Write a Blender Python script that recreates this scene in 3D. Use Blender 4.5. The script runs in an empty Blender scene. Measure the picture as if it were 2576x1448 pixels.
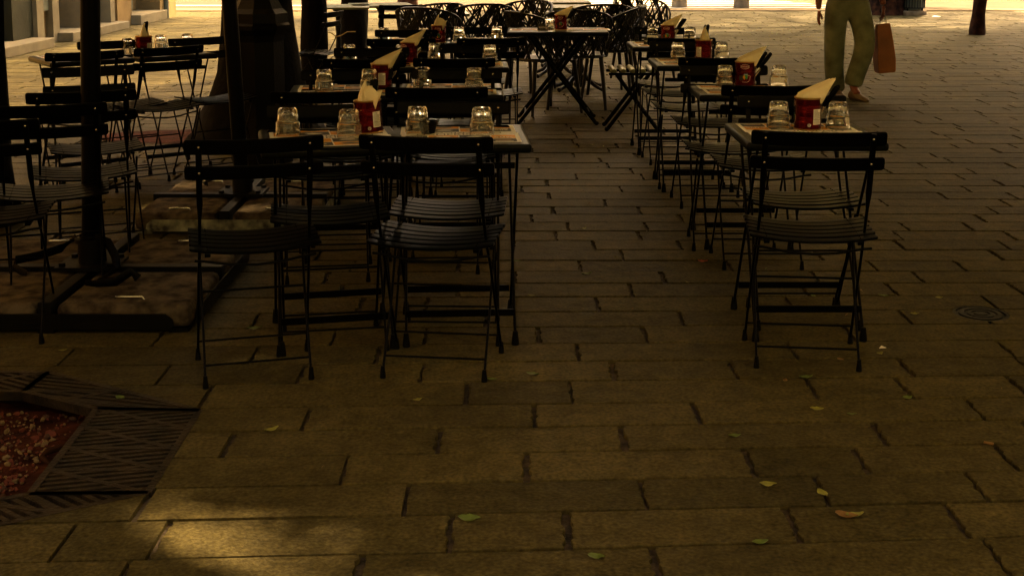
import bpy, bmesh, math, random
from mathutils import Vector, Matrix
R = random.Random(7)
PI = math.pi
sc = bpy.context.scene
C = sc.collection

# ------------------------------------------------------------------ camera
F, TH, X0, Y0, H = 3200.0, math.radians(7.6), 1288.0, 277.0, 1.42
CT, ST = math.cos(TH), math.sin(TH)
def at(x, y, z=0.0):
    """point of the place at height z that is seen at (x, y) of the 2576 px wide survey of the photograph"""
    u, v = (x-X0)/F, (y-Y0)/F
    d = Vector((u, CT - v*ST, -ST - v*CT))
    t = (z-H)/d.z
    return Vector((d.x*t, d.y*t, z))
cam = bpy.data.objects.new("camera", bpy.data.cameras.new("camera"))
C.objects.link(cam); sc.camera = cam
cam.location = (0, 0, H)
cam.rotation_euler = (PI/2-TH, 0, 0)
cam.data.sensor_width = 36; cam.data.lens = F/2576*36
cam.data.shift_y = -(724-Y0)/2576
cam.data.clip_end = 400; cam.data.clip_start = .05

# ------------------------------------------------------------------ materials
def mat(name, col, rough=.6, metal=0, spec=.5, bump=0, bscale=80, var=0, vscale=6, coat=0, col2=None, trans=0):
    m = bpy.data.materials.new(name); m.use_nodes = True
    nt = m.node_tree; b = nt.nodes["Principled BSDF"]
    b.inputs["Base Color"].default_value = (*col, 1)
    b.inputs["Roughness"].default_value = rough
    b.inputs["Metallic"].default_value = metal
    b.inputs["Specular IOR Level"].default_value = spec
    if coat: b.inputs["Coat Weight"].default_value = coat; b.inputs["Coat Roughness"].default_value = .15
    if trans: b.inputs["Transmission Weight"].default_value = trans
    tc = nt.nodes.new("ShaderNodeTexCoord")
    if var or col2:
        n = nt.nodes.new("ShaderNodeTexNoise"); n.inputs["Scale"].default_value = vscale; n.inputs["Detail"].default_value = 6
        nt.links.new(tc.outputs["Object"], n.inputs["Vector"])
        r = nt.nodes.new("ShaderNodeValToRGB")
        lo = tuple(c*(1-var) for c in col); hi = col2 or tuple(min(1, c*(1+var)) for c in col)
        r.color_ramp.elements[0].position = .35; r.color_ramp.elements[1].position = .65
        r.color_ramp.elements[0].color = (*lo, 1); r.color_ramp.elements[1].color = (*hi, 1)
        nt.links.new(n.outputs["Fac"], r.inputs["Fac"]); nt.links.new(r.outputs["Color"], b.inputs["Base Color"])
    if bump:
        n = nt.nodes.new("ShaderNodeTexNoise"); n.inputs["Scale"].default_value = bscale; n.inputs["Detail"].default_value = 5
        nt.links.new(tc.outputs["Object"], n.inputs["Vector"])
        k = nt.nodes.new("ShaderNodeBump"); k.inputs["Strength"].default_value = bump; k.inputs["Distance"].default_value = .01
        nt.links.new(n.outputs["Fac"], k.inputs["Height"]); nt.links.new(k.outputs["Normal"], b.inputs["Normal"])
    return m
M = dict(
    black=mat("black_paint", (0.00099, 0.00094, 0.00088), .36, spec=.06, bump=.05, bscale=300),
    blackr=mat("black_paint_seat", (0.00075, 0.00081, 0.00060), .30, spec=.035, bump=.04, bscale=300),
    table=mat("table_enamel", (0.00231, 0.00289, 0.00154), .32, spec=.10, bump=.12, bscale=500),
    rubber=mat("rubber", (0.00180, 0.00180, 0.00180), .8, spec=.1),
    steel=mat("steel", (.5, .48, .42), .22, 1),
    brass=mat("brassy_tinplate", (.55, .36, .12), .3, 1),
    redtin=mat("red_lacquer", (0.09419, 0.00086, 0.00218), .24, .85),
    redlab=mat("red_print", (0.17500, 0.00700, 0.01050), .45),
    white=mat("white_paper", (0.85800, 0.83600, 0.77000), .7),
    nap=mat("paper_napkin", (.85, .76, .50), .85, bump=.25, bscale=60, var=.06, vscale=25),
    orange=mat("orange_print", (0.68200, 0.29700, 0.01100), .6),
    ink=mat("black_print", (.02, .02, .017), .6),
    grey=mat("grey_print", (0.26400, 0.24800, 0.21600), .6, var=.5, vscale=60),
    green=mat("green_print", (.03, .25, .05), .5),
    blue=mat("blue_print", (.2, .4, .5), .5),
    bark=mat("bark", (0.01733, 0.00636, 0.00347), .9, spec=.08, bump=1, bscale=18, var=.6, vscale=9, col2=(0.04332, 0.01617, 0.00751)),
    darkshadebark=mat("dark_shaded_bark", (0.00240, 0.00180, 0.00132), .9, spec=.08, bump=1, bscale=18, var=.5, vscale=9),  # dark bark; on the thick flared trunk its darkness stands in for shade
    leaf=mat("crown_leaf", (.05, .09, .02), .6, var=.4, vscale=3),
    iron=mat("cast_iron", (0.00120, 0.00120, 0.00108), .5, spec=.15, bump=.2, bscale=60),
    grate=mat("grate_iron", (0.01280, 0.00960, 0.00576), .6, 0, spec=.2, bump=.5, bscale=70, var=.5, vscale=14, col2=(0.02816, 0.01920, 0.01024)),
    soil=mat("red_soil", (0.04500, 0.01125, 0.00450), .95, spec=0.08, bump=1, bscale=40, var=.5, vscale=10),
    conc=mat("worn_concrete", (0.07291, 0.05417, 0.03749), .9, spec=.08, bump=.9, bscale=60, var=.65, vscale=16, col2=(0.11160, 0.08928, 0.05952)),
    wall=mat("ochre_render", (0.14625, 0.09945, 0.04095), .9, spec=.08, bump=.4, bscale=25, var=.25, vscale=2),
    wallg=mat("grey_green_render", (0.02940, 0.02940, 0.01764), .9, spec=.08, bump=.4, bscale=25, var=.25, vscale=2),
    marble=mat("pale_stone_step", (0.16320, 0.13920, 0.08640), .5, spec=0.04, var=.12, vscale=6),
    door=mat("brown_door", (0.07280, 0.02800, 0.00840), .55, var=.2, vscale=4),
    darkdoor=mat("dark_door", (.012, .012, .01), .4),
    shutter=mat("green_grey_shutter", (0.05850, 0.06750, 0.04500), .5),
    jeans=mat("faded_green_jeans", (0.14375, 0.16100, 0.09775), .9, spec=.08, bump=.6, bscale=12, var=.3, vscale=7, col2=(.20, .22, .14)),
    skin=mat("skin", (0.17680, 0.04972, 0.02431), .55),
    shirt=mat("yellow_shirt", (.6, .5, .22), .9, bump=.2, bscale=30),
    hair=mat("dark_hair", (.02, .013, .01), .7),
    shoe=mat("tan_shoe", (0.12000, 0.08000, 0.03600), .75),
    kraft=mat("kraft_paper", (0.24840, 0.08740, 0.02300), .7, bump=.3, bscale=14, var=.25, vscale=5),
    canvas=mat("dark_canvas", (0.00720, 0.00660, 0.00600), .9, spec=0.08),
    pale=mat("pale_green_tabletop", (0.08000, 0.09600, 0.04800), .35, var=.1),
    weave=mat("dark_moulded_plastic", (0.00180, 0.00168, 0.00150), .4, spec=.25),
    slatw=mat("pale_green_slat", (0.20480, 0.21760, 0.11520), .3),
    bollard=mat("pale_stone", (0.19200, 0.14592, 0.09216), .9, spec=0.04, bump=.5, bscale=20, var=.3, vscale=8),
    road=mat("far_asphalt", (0.05976, 0.04781, 0.03386), .9, spec=0.04, bump=.3, bscale=30, var=.12, vscale=1.2),
    zebra=mat("road_paint", (0.42840, 0.40698, 0.35343), .8, spec=0.04, var=.06, vscale=5),
    kerb=mat("kerb_stone", (0.13365, 0.10206, 0.06075), .85, spec=0.04, var=.15, vscale=3),
    ly=mat("yellow_green_leaf", (0.20400, 0.21250, 0.02550), .55, var=.3, vscale=40),
    lg=mat("green_leaf", (0.08000, 0.13600, 0.01200), .55, var=.3, vscale=40),
    lo=mat("tan_leaf", (0.19040, 0.09520, 0.02040), .6, var=.3, vscale=40),
    lr=mat("red_leaf", (0.28000, 0.02400, 0.00800), .6, var=.3, vscale=40),
    rope=mat("rope", (.35, .27, .14), .9),
    peel=mat("peeling_paint_metal", (0.02640, 0.02640, 0.02376), .6, var=.4, vscale=18, col2=(0.29040, 0.31680, 0.23760)),
)
def leafmat():
    m = bpy.data.materials.new("translucent_crown_leaf"); m.use_nodes = True; nt = m.node_tree; nt.nodes.clear()
    o = nt.nodes.new("ShaderNodeOutputMaterial"); d = nt.nodes.new("ShaderNodeBsdfDiffuse"); t = nt.nodes.new("ShaderNodeBsdfTranslucent"); x = nt.nodes.new("ShaderNodeMixShader")
    d.inputs[0].default_value = (.10, .13, .03, 1); t.inputs[0].default_value = (.74, .66, .34, 1); x.inputs[0].default_value = .55
    nt.links.new(d.outputs[0], x.inputs[1]); nt.links.new(t.outputs[0], x.inputs[2]); nt.links.new(x.outputs[0], o.inputs[0])
    return m
M["leaf"] = leafmat()
def glassmat():
    m = bpy.data.materials.new("clear_glass"); m.use_nodes = True
    b = m.node_tree.nodes["Principled BSDF"]
    b.inputs["Base Color"].default_value = (1, .99, .93, 1)
    b.inputs["Roughness"].default_value = 0.0; b.inputs["IOR"].default_value = 1.5
    b.inputs["Transmission Weight"].default_value = 1
    return m
M["glass"] = glassmat()
def pavemat():
    m = bpy.data.materials.new("stone_paving"); m.use_nodes = True
    nt = m.node_tree; L = nt.links; b = nt.nodes["Principled BSDF"]; N = nt.nodes.new
    a = N("ShaderNodeAttribute"); a.attribute_name = "slab"
    tc = N("ShaderNodeTexCoord")
    n1 = N("ShaderNodeTexNoise"); n1.inputs["Scale"].default_value = 2.3; n1.inputs["Detail"].default_value = 8; n1.inputs["Roughness"].default_value = .65
    n2 = N("ShaderNodeTexNoise"); n2.inputs["Scale"].default_value = 85; n2.inputs["Detail"].default_value = 4
    n3 = N("ShaderNodeTexNoise"); n3.inputs["Scale"].default_value = 16; n3.inputs["Detail"].default_value = 7
    vo = N("ShaderNodeTexVoronoi"); vo.inputs["Scale"].default_value = 4.2
    for n in (n1, n2, n3, vo): L.new(tc.outputs["Object"], n.inputs["Vector"])
    base = N("ShaderNodeMix"); base.data_type = 'RGBA'
    base.inputs["A"].default_value = (.048, .0398, .0155, 1); base.inputs["B"].default_value = (.074, .0605, .0230, 1)
    L.new(a.outputs["Fac"], base.inputs["Factor"])
    mr = N("ShaderNodeMapRange"); mr.inputs["From Min"].default_value = .3; mr.inputs["From Max"].default_value = .7
    mr.inputs["To Min"].default_value = .72; mr.inputs["To Max"].default_value = 1.25
    L.new(n1.outputs["Fac"], mr.inputs["Value"])
    mr2 = N("ShaderNodeMapRange"); mr2.inputs["From Min"].default_value = .3; mr2.inputs["From Max"].default_value = .7
    mr2.inputs["To Min"].default_value = .58; mr2.inputs["To Max"].default_value = 1.45
    L.new(n2.outputs["Fac"], mr2.inputs["Value"])
    mul = N("ShaderNodeMath"); mul.operation = 'MULTIPLY'
    L.new(mr.outputs[0], mul.inputs[0]); L.new(mr2.outputs[0], mul.inputs[1])
    mr3 = N("ShaderNodeMapRange"); mr3.inputs["From Min"].default_value = .3; mr3.inputs["From Max"].default_value = .72
    mr3.inputs["To Min"].default_value = .72; mr3.inputs["To Max"].default_value = 1.25
    L.new(n3.outputs["Fac"], mr3.inputs["Value"])
    mul2 = N("ShaderNodeMath"); mul2.operation = 'MULTIPLY'
    L.new(mul.outputs[0], mul2.inputs[0]); L.new(mr3.outputs[0], mul2.inputs[1])
    # worn gum spots
    sp = N("ShaderNodeMapRange"); sp.inputs["From Min"].default_value = .05; sp.inputs["From Max"].default_value = .09
    sp.inputs["To Min"].default_value = 1.35; sp.inputs["To Max"].default_value = 1.0
    L.new(vo.outputs["Distance"], sp.inputs["Value"])
    mul3 = N("ShaderNodeMath"); mul3.operation = 'MULTIPLY'
    L.new(mul2.outputs[0], mul3.inputs[0]); L.new(sp.outputs[0], mul3.inputs[1])
    vm = N("ShaderNodeVectorMath"); vm.operation = 'SCALE'
    L.new(base.outputs["Result"], vm.inputs[0]); L.new(mul3.outputs[0], vm.inputs["Scale"])
    L.new(vm.outputs[0], b.inputs["Base Color"])
    b.inputs["Roughness"].default_value = .62
    b.inputs["Specular IOR Level"].default_value = .04
    add = N("ShaderNodeMath"); add.operation = 'ADD'
    m4 = N("ShaderNodeMath"); m4.operation = 'MULTIPLY'; m4.inputs[1].default_value = 2.2
    L.new(n3.outputs["Fac"], m4.inputs[0]); L.new(n2.outputs["Fac"], add.inputs[0]); L.new(m4.outputs[0], add.inputs[1])
    k = N("ShaderNodeBump"); k.inputs["Strength"].default_value = .55; k.inputs["Distance"].default_value = .006
    L.new(add.outputs[0], k.inputs["Height"]); L.new(k.outputs["Normal"], b.inputs["Normal"])
    return m
M["pave"] = pavemat()
M["joint"] = mat("joint_dirt", (.030, .018, .0085), .95, bump=.8, bscale=60, var=.5, vscale=30)

# ------------------------------------------------------------------ mesh helpers
def new(name, bm, ms, parent=None, smooth=True, bevel=0, loc=None):
    me = bpy.data.meshes.new(name)
    bmesh.ops.recalc_face_normals(bm, faces=bm.faces)
    bm.to_mesh(me); bm.free()
    if smooth:
        me.polygons.foreach_set("use_smooth", [True]*len(me.polygons))
        me.set_sharp_from_angle(angle=math.radians(40))
    if not isinstance(ms, (list, tuple)): ms = [ms]
    for m in ms: me.materials.append(m)
    o = bpy.data.objects.new(name, me); C.objects.link(o)
    if parent: o.parent = parent
    if loc: o.location = loc
    if bevel:
        b = o.modifiers.new("bevel", 'BEVEL'); b.width = bevel; b.segments = 2; b.limit_method = 'ANGLE'
    return o
def tag(o, label=None, cat=None, group=None, kind=None):
    if label: o["label"] = label
    if cat: o["category"] = cat
    if group: o["group"] = group
    if kind: o["kind"] = kind
    return o
def empty(name, loc=(0, 0, 0), rz=0):
    o = bpy.data.objects.new(name, None); C.objects.link(o); o.location = loc; o.rotation_euler = (0, 0, rz)
    o.empty_display_size = .1
    return o
def copy_tree(o, parent=None):
    c = o.copy(); C.objects.link(c)
    if parent: c.parent = parent
    for ch in list(o.children): copy_tree(ch, c)
    return c
def box(bm, lo, hi, mi=0):
    vs = [bm.verts.new((x, y, z)) for z in (lo[2], hi[2]) for y in (lo[1], hi[1]) for x in (lo[0], hi[0])]
    for f in ((0, 1, 3, 2), (4, 6, 7, 5), (0, 4, 5, 1), (2, 3, 7, 6), (0, 2, 6, 4), (1, 5, 7, 3)):
        bm.faces.new([vs[i] for i in f]).material_index = mi
def frame_at(pts, i):
    a = pts[max(0, i-1)]; b = pts[min(len(pts)-1, i+1)]
    t = (b-a).normalized()
    r = Vector((1, 0, 0)) if abs(t.x) < .8 else Vector((0, 0, 1))
    u = t.cross(r).normalized(); v = t.cross(u).normalized()
    return u, v
def tube(bm, pts, rad, n=8, mi=0, flat=None):
    """rad number or list; flat (a,b) elliptical half sizes per point (along v then u)"""
    pts = [Vector(p) for p in pts]; rings = []
    for i, p in enumerate(pts):
        u, v = frame_at(pts, i)
        ra = rad[i] if isinstance(rad, (list, tuple)) else rad
        ru, rv = (ra if not isinstance(ra, tuple) else ra[0]), (ra if not isinstance(ra, tuple) else ra[1])
        rings.append([bm.verts.new(p+u*math.cos(2*PI*k/n)*ru+v*math.sin(2*PI*k/n)*rv) for k in range(n)])
    for a, b in zip(rings, rings[1:]):
        for k in range(n): bm.faces.new((a[k], a[(k+1) % n], b[(k+1) % n], b[k])).material_index = mi
    bm.faces.new(rings[0]).material_index = mi; bm.faces.new(rings[-1]).material_index = mi
def lathe(bm, prof, n=32, mi=0, cx=0, cy=0, mod=None, close=False):
    rings = []
    for (r, z) in prof:
        if r < 1e-6: rings.append([bm.verts.new((cx, cy, z))]); continue
        ring = []
        for k in range(n):
            a = 2*PI*k/n; rr = r + (mod(a, r, z) if mod else 0)
            ring.append(bm.verts.new((cx+rr*math.cos(a), cy+rr*math.sin(a), z)))
        rings.append(ring)
    for a, b in zip(rings, rings[1:]):
        for k in range(n):
            q = [a[k % len(a)], a[(k+1) % len(a)], b[(k+1) % len(b)], b[k % len(b)]]
            s = []
            for v in q:
                if v not in s: s.append(v)
            if len(s) > 2: bm.faces.new(s).material_index = mi
def slab_curve(bm, w, h, t, sag, y0, z0, n=14, axis='back', tilt=0, mi=0, rnd=.010):
    """a curved slat w wide: 'back' stands h tall bowed in -y, 'seat' lies h deep bowed down"""
    prof = []
    m = 6
    for k in range(4*m):   # superellipse section
        a = 2*PI*k/(4*m)
        ca, sa = math.cos(a), math.sin(a)
        prof.append((math.copysign(abs(ca)**.35, ca)*h/2, math.copysign(abs(sa)**.55, sa)*t/2))
    rings = []; we = w/2
    xs = [-we, -we+rnd*.04, -we+rnd*.14, -we+rnd*.32, -we+rnd*.6, -we+rnd]; xs = xs+[(-1+2*i/n)*(we-rnd) for i in range(1, n)]+[-x for x in xs[::-1]]
    for x in xs:
        s = x/we; bow = sag*(1-s*s)
        e = max(0, (abs(x)-(we-rnd))/rnd); sc_ = 1-(rnd/(h/2))*(1-math.sqrt(max(0, 1-e*e))) if e > 0 else 1
        ring = []
        for (p, q) in prof:
            p *= sc_
            if axis == 'back':
                y = q - bow; z = p
                y2 = y*math.cos(tilt)-z*math.sin(tilt); z2 = y*math.sin(tilt)+z*math.cos(tilt)
                ring.append(bm.verts.new((x, y0+y2, z0+z2)))
            else:
                ring.append(bm.verts.new((x, y0+p, z0+q-bow)))
        rings.append(ring)
    N = len(prof)
    for a, b in zip(rings, rings[1:]):
        for k in range(N): bm.faces.new((a[k], a[(k+1) % N], b[(k+1) % N], b[k])).material_index = mi
    bm.faces.new(rings[0]).material_index = mi; bm.faces.new(rings[-1]).material_index = mi
def text_mesh(s, size, ext=0.0):
    cu = bpy.data.curves.new("t", 'FONT'); cu.body = s; cu.size = size; cu.align_x = 'CENTER'; cu.align_y = 'CENTER'; cu.resolution_u = 2
    o = bpy.data.objects.new("t", cu); C.objects.link(o)
    dg = bpy.context.evaluated_depsgraph_get()
    me = bpy.data.meshes.new_from_object(o.evaluated_get(dg))
    C.objects.unlink(o); bpy.data.objects.remove(o)
    vs = [v.co.copy() for v in me.vertices]; fs = [list(p.vertices) for p in me.polygons]
    bpy.data.meshes.remove(me)
    return vs, fs
def add_vf(bm, vs, fs, fn, mi):
    nv = [bm.verts.new(fn(v)) for v in vs]
    for f in fs:
        try: bm.faces.new([nv[i] for i in f]).material_index = mi
        except ValueError: pass

# ------------------------------------------------------------------ ground
def clip(poly, a, b, keep_left=True):
    out = []
    def side(p): 
        s = (b[0]-a[0])*(p[1]-a[1])-(b[1]-a[1])*(p[0]-a[0])
        return s if keep_left else -s
    for i, p in enumerate(poly):
        q = poly[(i+1) % len(poly)]; sp, sq = side(p), side(q)
        if sp >= 0: out.append(p)
        if (sp > 0 and sq < 0) or (sp < 0 and sq > 0):
            t = sp/(sp-sq); out.append((p[0]+(q[0]-p[0])*t, p[1]+(q[1]-p[1])*t))
    return out if len(out) > 2 else []
def minus(poly, hole):     # hole counter-clockwise and convex
    res = []; rem = poly
    for i in range(len(hole)):
        a, b = hole[i], hole[(i+1) % len(hole)]
        o = clip(rem, a, b, False)
        if o: res.append(o)
        rem = clip(rem, a, b, True)
        if not rem: return res
    return res
def P2(x, y): 
    p = at(x, y); return (p.x, p.y)
g1, g2, g3 = P2(121.5, 935), P2(501.6, 1031), P2(372, 1238)     # tree grate corners
gx = g1[0]-.34; gy = (g2[1]+g3[1])/2
OUT = [(g3[0], g3[1]), (g2[0], g2[1]), (g1[0], g1[1]), (2*gx-g1[0], g1[1]), (2*gx-g2[0], g2[1]), (2*gx-g3[0], g3[1]), (2*gx-g1[0], 2*gy-g1[1]), (g1[0], 2*gy-g1[1])]
i2, i3, i1 = P2(243, 1027), P2(74.5, 1241), P2(59, 983)
INN = [(i3[0], i3[1]), (i2[0], i2[1]), (i1[0], i1[1]), (2*gx-i1[0], i1[1]), (2*gx-i2[0], i2[1]), (2*gx-i3[0], i3[1]), (2*gx-i1[0], 2*gy-i1[1]), (i1[0], 2*gy-i1[1])]
mh = at(2467, 787)
MHR = .105
MH = [(mh.x+MHR*math.cos(2*PI*k/24), mh.y+MHR*math.sin(2*PI*k/24)) for k in range(24)]

rowy = [1381, 1287, 1209, 1136, 1073, 1016, 958, 909, 864, 821, 783, 746, 712.6]
rd = [at(X0, y).y for y in rowy]
while rd[-1] < 25.6: rd.append(rd[-1]+.195+R.uniform(-.004, .004))
rd = [rd[0]-.197*k for k in range(5, 0, -1)]+rd
def slope(d): return max(0.0, min(.062, .057-.0207*(d-2.78)))
def rowd(k, x): return rd[k]+slope(rd[k])*x
J3 = [(605,1415),(290,1300),(750,1290),(670,1130),(2165,1235),(1955,1075),(1730,1385),(1660,940),(2120,795),(1475,700),(985,590),(2250,565),(765,505),(1440,490),(2035,470),(280,430),(1215,400),(1820,385),(1605,300),(2050,285),(735,335),(1220,230),(1830,240),(2340,230),(1725,170),(2055,150)]
J4 = [(265,1230),(1350,1200),(690,1370),(2340,1360),(635,1055),(1495,1035),(2245,1020),(68,920),(1150,900),(1680,890),(2370,870),(535,780),(1770,760),(112,670),(890,660),(2225,640),(285,560),(1450,545),(1890,540),(2430,530),(485,455),(1065,450),(1890,435),(2440,410),(318,370),(1345,360),(128,290),(640,280),(1610,260),(810,200),(1880,190),(2290,215),(408,135),(1325,125),(2290,120),(572,70),(1395,60),(1820,60),(735,20),(1465,15)]
J5 = [(1580,695),(2065,700),(880,710),(185,715),(685,605),(490,655),(1190,655),(1860,655),(2270,655),(955,555),(1610,610),(555,560),(2435,605),(380,515),(765,510),(1980,555),(2480,560),(435,470),(795,467),(1975,510),(265,430),(960,425),(2005,470),(2305,470),(365,388),(765,388),(1820,430),(2350,425),(190,357),(605,352),(2420,395),(345,322),(1910,360),(2470,355),(220,292),(680,292),(2180,322),(2500,322),(335,262),(1630,293),(2290,293),(470,230),(780,232),(2120,262),(2440,263),(255,203),(730,205),(590,175),(1640,235),(2260,235),(1930,212),(465,150),(2310,207),(2490,180),(270,128),(630,127),(2080,180),(2200,155),(485,105),(670,105),(2020,107),(2270,107)]
pts = [at(x*.52206, 691.8+y*.52206) for x, y in J3]+[at(1288+x*.52206, 691.8+y*.52206) for x, y in J4]+[at(1195+x*.5362, 314.5+y*.5362) for x, y in J5]
joints = [[] for _ in rd]
for p in pts:
    for k in range(len(rd)-1):
        if rowd(k, p.x) <= p.y < rowd(k+1, p.x): joints[k].append(p.x); break
XL, XR = -8.6, 13.0
bm = bmesh.new(); lay = bm.faces.layers.float.new("slab")
def piece(poly, val, z=0, sk=.03):
    top = [bm.verts.new((x, y, z)) for x, y in poly]; bot = [bm.verts.new((x, y, z-sk)) for x, y in poly]
    try: f = bm.faces.new(top)
    except ValueError: return
    f[lay] = val
    for i in range(len(poly)):
        j = (i+1) % len(poly); f = bm.faces.new((top[j], top[i], bot[i], bot[j])); f[lay] = val
def slab(x0, x1, k, jag):
    val = min(1, max(0, R.gauss(.5, .26)))
    g = .0050 if rd[k] < 8 else .0055
    e = .0072
    def edge(x, rev):
        n = jag; out = []
        for i in range(n+1):
            t = i/n
            w = 0 if i in (0, n) else 1
            xx = x + R.uniform(-.0055, .0055)*w
            out.append((xx, rowd(k, xx)+g+(rowd(k+1, xx)-rowd(k, xx)-2*g)*t))
        return out[::-1] if rev else out
    L_, R_ = edge(x0+e+R.uniform(-.003, .004), False), edge(x1-e+R.uniform(-.004, .003), True)
    def along(xa, xb, kk, sg):
        if jag < 6: return []
        n = max(1, int(abs(xb-xa)/.07)); out = []
        for i in range(1, n):
            x = xa+(xb-xa)*i/n; out.append((x, rowd(kk, x)+sg*(g+R.uniform(-.0012, .0018))))
        return out
    poly = L_+along(x0+e, x1-e, k+1, -1)+R_+along(x1-e, x0+e, k, 1)   # clockwise
    cx, cy = (x0+x1)/2, rd[k]
    z = R.uniform(-.0018, .0018)
    near = [h for h in (OUT, MH) if any(min(x for x, _ in h)-.02 < x1 and max(x for x, _ in h)+.02 > x0 and min(y for _, y in h)-.1 < q[1] < max(y for _, y in h)+.1 for q in poly)]
    if near:
        corners = [L_[0], L_[-1], R_[0], R_[-1]]
        ps = [corners]
        for h in near:
            nps = []
            for p in ps: nps += minus(p, h)
            ps = nps
        for p in ps: piece(p, val, z*.3)
        return
    n = len(poly)
    if jag >= 6:
        mx = sum(p[0] for p in poly)/n; my = sum(p[1] for p in poly)/n
        b = .0022
        ins = []
        for x, y in poly:
            fx = min(1, abs(x-mx)/((x1-x0)/2)); fy = min(1, abs(y-my)/.09)
            ins.append((x-(b*fx**6 if x > mx else -b*fx**6), y-(b*fy**2 if y > my else -b*fy**2)))
        A = [bm.verts.new((x, y, z)) for x, y in ins]; B = [bm.verts.new((x, y, z-.0022)) for x, y in poly]; D = [bm.verts.new((x, y, z-.03)) for x, y in poly]
        f = bm.faces.new(A); f[lay] = val
        for P, Q in ((A, B), (B, D)):
            for i in range(n):
                j = (i+1) % n; f = bm.faces.new((P[j], P[i], Q[i], Q[j])); f[lay] = val
    else: piece(poly, val, z)
for k in range(len(rd)-1):
    js = sorted(joints[k]); d = rd[k]
    known = (js[0]-.3, js[-1]+.3) if js else (99, 99)
    if js:
        while js[0] > XL: js.insert(0, js[0]-R.uniform(.36, .85))
        while js[-1] < XR: js.append(js[-1]+R.uniform(.36, .85))
        i = 0
        while i < len(js)-1:
            if js[i+1]-js[i] > 1.15:
                js.insert(i+1, js[i]+(js[i+1]-js[i])*R.uniform(.4, .6))
            i += 1
    else:
        js = [XL-R.uniform(0, .6)]
        while js[-1] < XR: js.append(js[-1]+R.uniform(.36, .82))
    jag = 11 if d < 6.5 else (6 if d < 9 else 2)
    for a, b in zip(js, js[1:]):
        if b-a > .08: slab(a, b, k, jag)
o = new("paving", bm, M["pave"], smooth=False); tag(o, kind="structure")
bm = bmesh.new()
ps = [[(-60, -20), (60, -20), (60, 120), (-60, 120)]]
for h in (OUT, MH):
    nps = []
    for p in ps: nps += minus(p, h)
    ps = nps
for p in ps: bm.faces.new([bm.verts.new((x, y, -.013)) for x, y in p])
o = new("ground", bm, M["joint"], smooth=False); tag(o, kind="structure")
# far road with a kerb strip and crossing
bm = bmesh.new(); box(bm, (-60, 25.75, -.012), (60, 26.55, .012)); tag(new("kerb", bm, M["kerb"], smooth=False), kind="structure")
bm = bmesh.new()
vs = [bm.verts.new(p) for p in ((-60, 26.56, -.009), (60, 26.56, -.009), (60, 120, -.009), (-60, 120, -.009))]; bm.faces.new(vs)
tag(new("road", bm, M["road"], smooth=False), kind="structure")
bm = bmesh.new()
for k in range(7):
    y = 27.0+k*.86; x0 = 1.55; x1 = 7.3-k*.25
    bm.faces.new([bm.verts.new(p) for p in ((x0, y, -.005), (x1, y, -.005), (x1-.1, y+.44, -.005), (x0, y+.44, -.005))])
tag(new("crossing_stripes", bm, M["zebra"], smooth=False), kind="structure")
bm = bmesh.new()
for (xa, ya, xb, yb) in ((-9, 28.0, -4.4, 28.22), (-9, 32, -3, 32.3)):
    bm.faces.new([bm.verts.new(p) for p in ((xa, ya, -.005), (xb, ya, -.005), (xb, yb, -.005), (xa, yb, -.005))])
tag(new("road_line", bm, M["zebra"], smooth=False), kind="structure")

# manhole
bm = bmesh.new()
lathe(bm, [(MHR-.002, -.03), (MHR-.002, -.001), (MHR-.012, -.001), (MHR-.014, -.006), (MHR-.022, -.006), (MHR-.024, 0), (.062, 0), (.060, -.004), (.052, -.004), (.05, 0), (.036, 0), (.034, -.004), (.027, -.004), (.025, 0), (0, 0)], 40)
o = new("manhole_cover", bm, M["iron"], loc=(mh.x, mh.y, 0)); tag(o, "small round cast iron cover set in the paving at right", "manhole cover")

# tree grate
def bar(bm, a, b, w, z0=-.028, z1=.002):
    a, b = Vector(a), Vector(b); t = (b-a).normalized(); n = Vector((-t.y, t.x))*w/2
    c = [a-n, b-n, b+n, a+n]
    lo = [bm.verts.new((p.x, p.y, z0)) for p in c]; hi = [bm.verts.new((p.x, p.y, z1)) for p in c]
    bm.faces.new(hi); bm.faces.new(lo[::-1])
    for i in range(4):
        j = (i+1) % 4; bm.faces.new((lo[i], lo[j], hi[j], hi[i]))
def slots(bm, tri, ang, pitch=.029, w=.0145, margin=.012):
    cx = sum(p[0] for p in tri)/len(tri); cy = sum(p[1] for p in tri)/len(tri)
    dx, dy = math.cos(ang), math.sin(ang)
    for i in range(-30, 31):
        ox, oy = cx-dy*i*pitch, cy+dx*i*pitch
        lo, hi = -9, 9; ok = True
        for j in range(len(tri)):
            a, b = tri[j], tri[(j+1) % len(tri)]
            ex, ey = b[0]-a[0], b[1]-a[1]
            s0 = ex*(oy-a[1])-ey*(ox-a[0]); s1 = ex*dy-ey*dx
            if abs(s1) < 1e-9:
                if s0 < 0: ok = False
                continue
            t = -s0/s1
            if s1 > 0: lo = max(lo, t)
            else: hi = min(hi, t)
        if ok and hi-lo > .012: bar(bm, (ox+dx*lo, oy+dy*lo), (ox+dx*hi, oy+dy*hi), w, z1=-.0005+(i % 3)*1e-4)
def lerp(a, b, t): return (a[0]+(b[0]-a[0])*t, a[1]+(b[1]-a[1])*t)
def ccw(t):
    s = sum(t[i][0]*t[(i+1) % len(t)][1]-t[(i+1) % len(t)][0]*t[i][1] for i in range(len(t)))
    return t if s > 0 else t[::-1]
gr = empty("tree_grate", (0, 0, 0)); tag(gr, "rusty cast iron tree grate with slanted slots around a pit of red gravel", "tree grate")
cells = {0: (4, math.radians(14)), 1: (2, math.radians(-14)), 7: (3, math.radians(-38)), 2: (2, math.radians(-30))}
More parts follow.
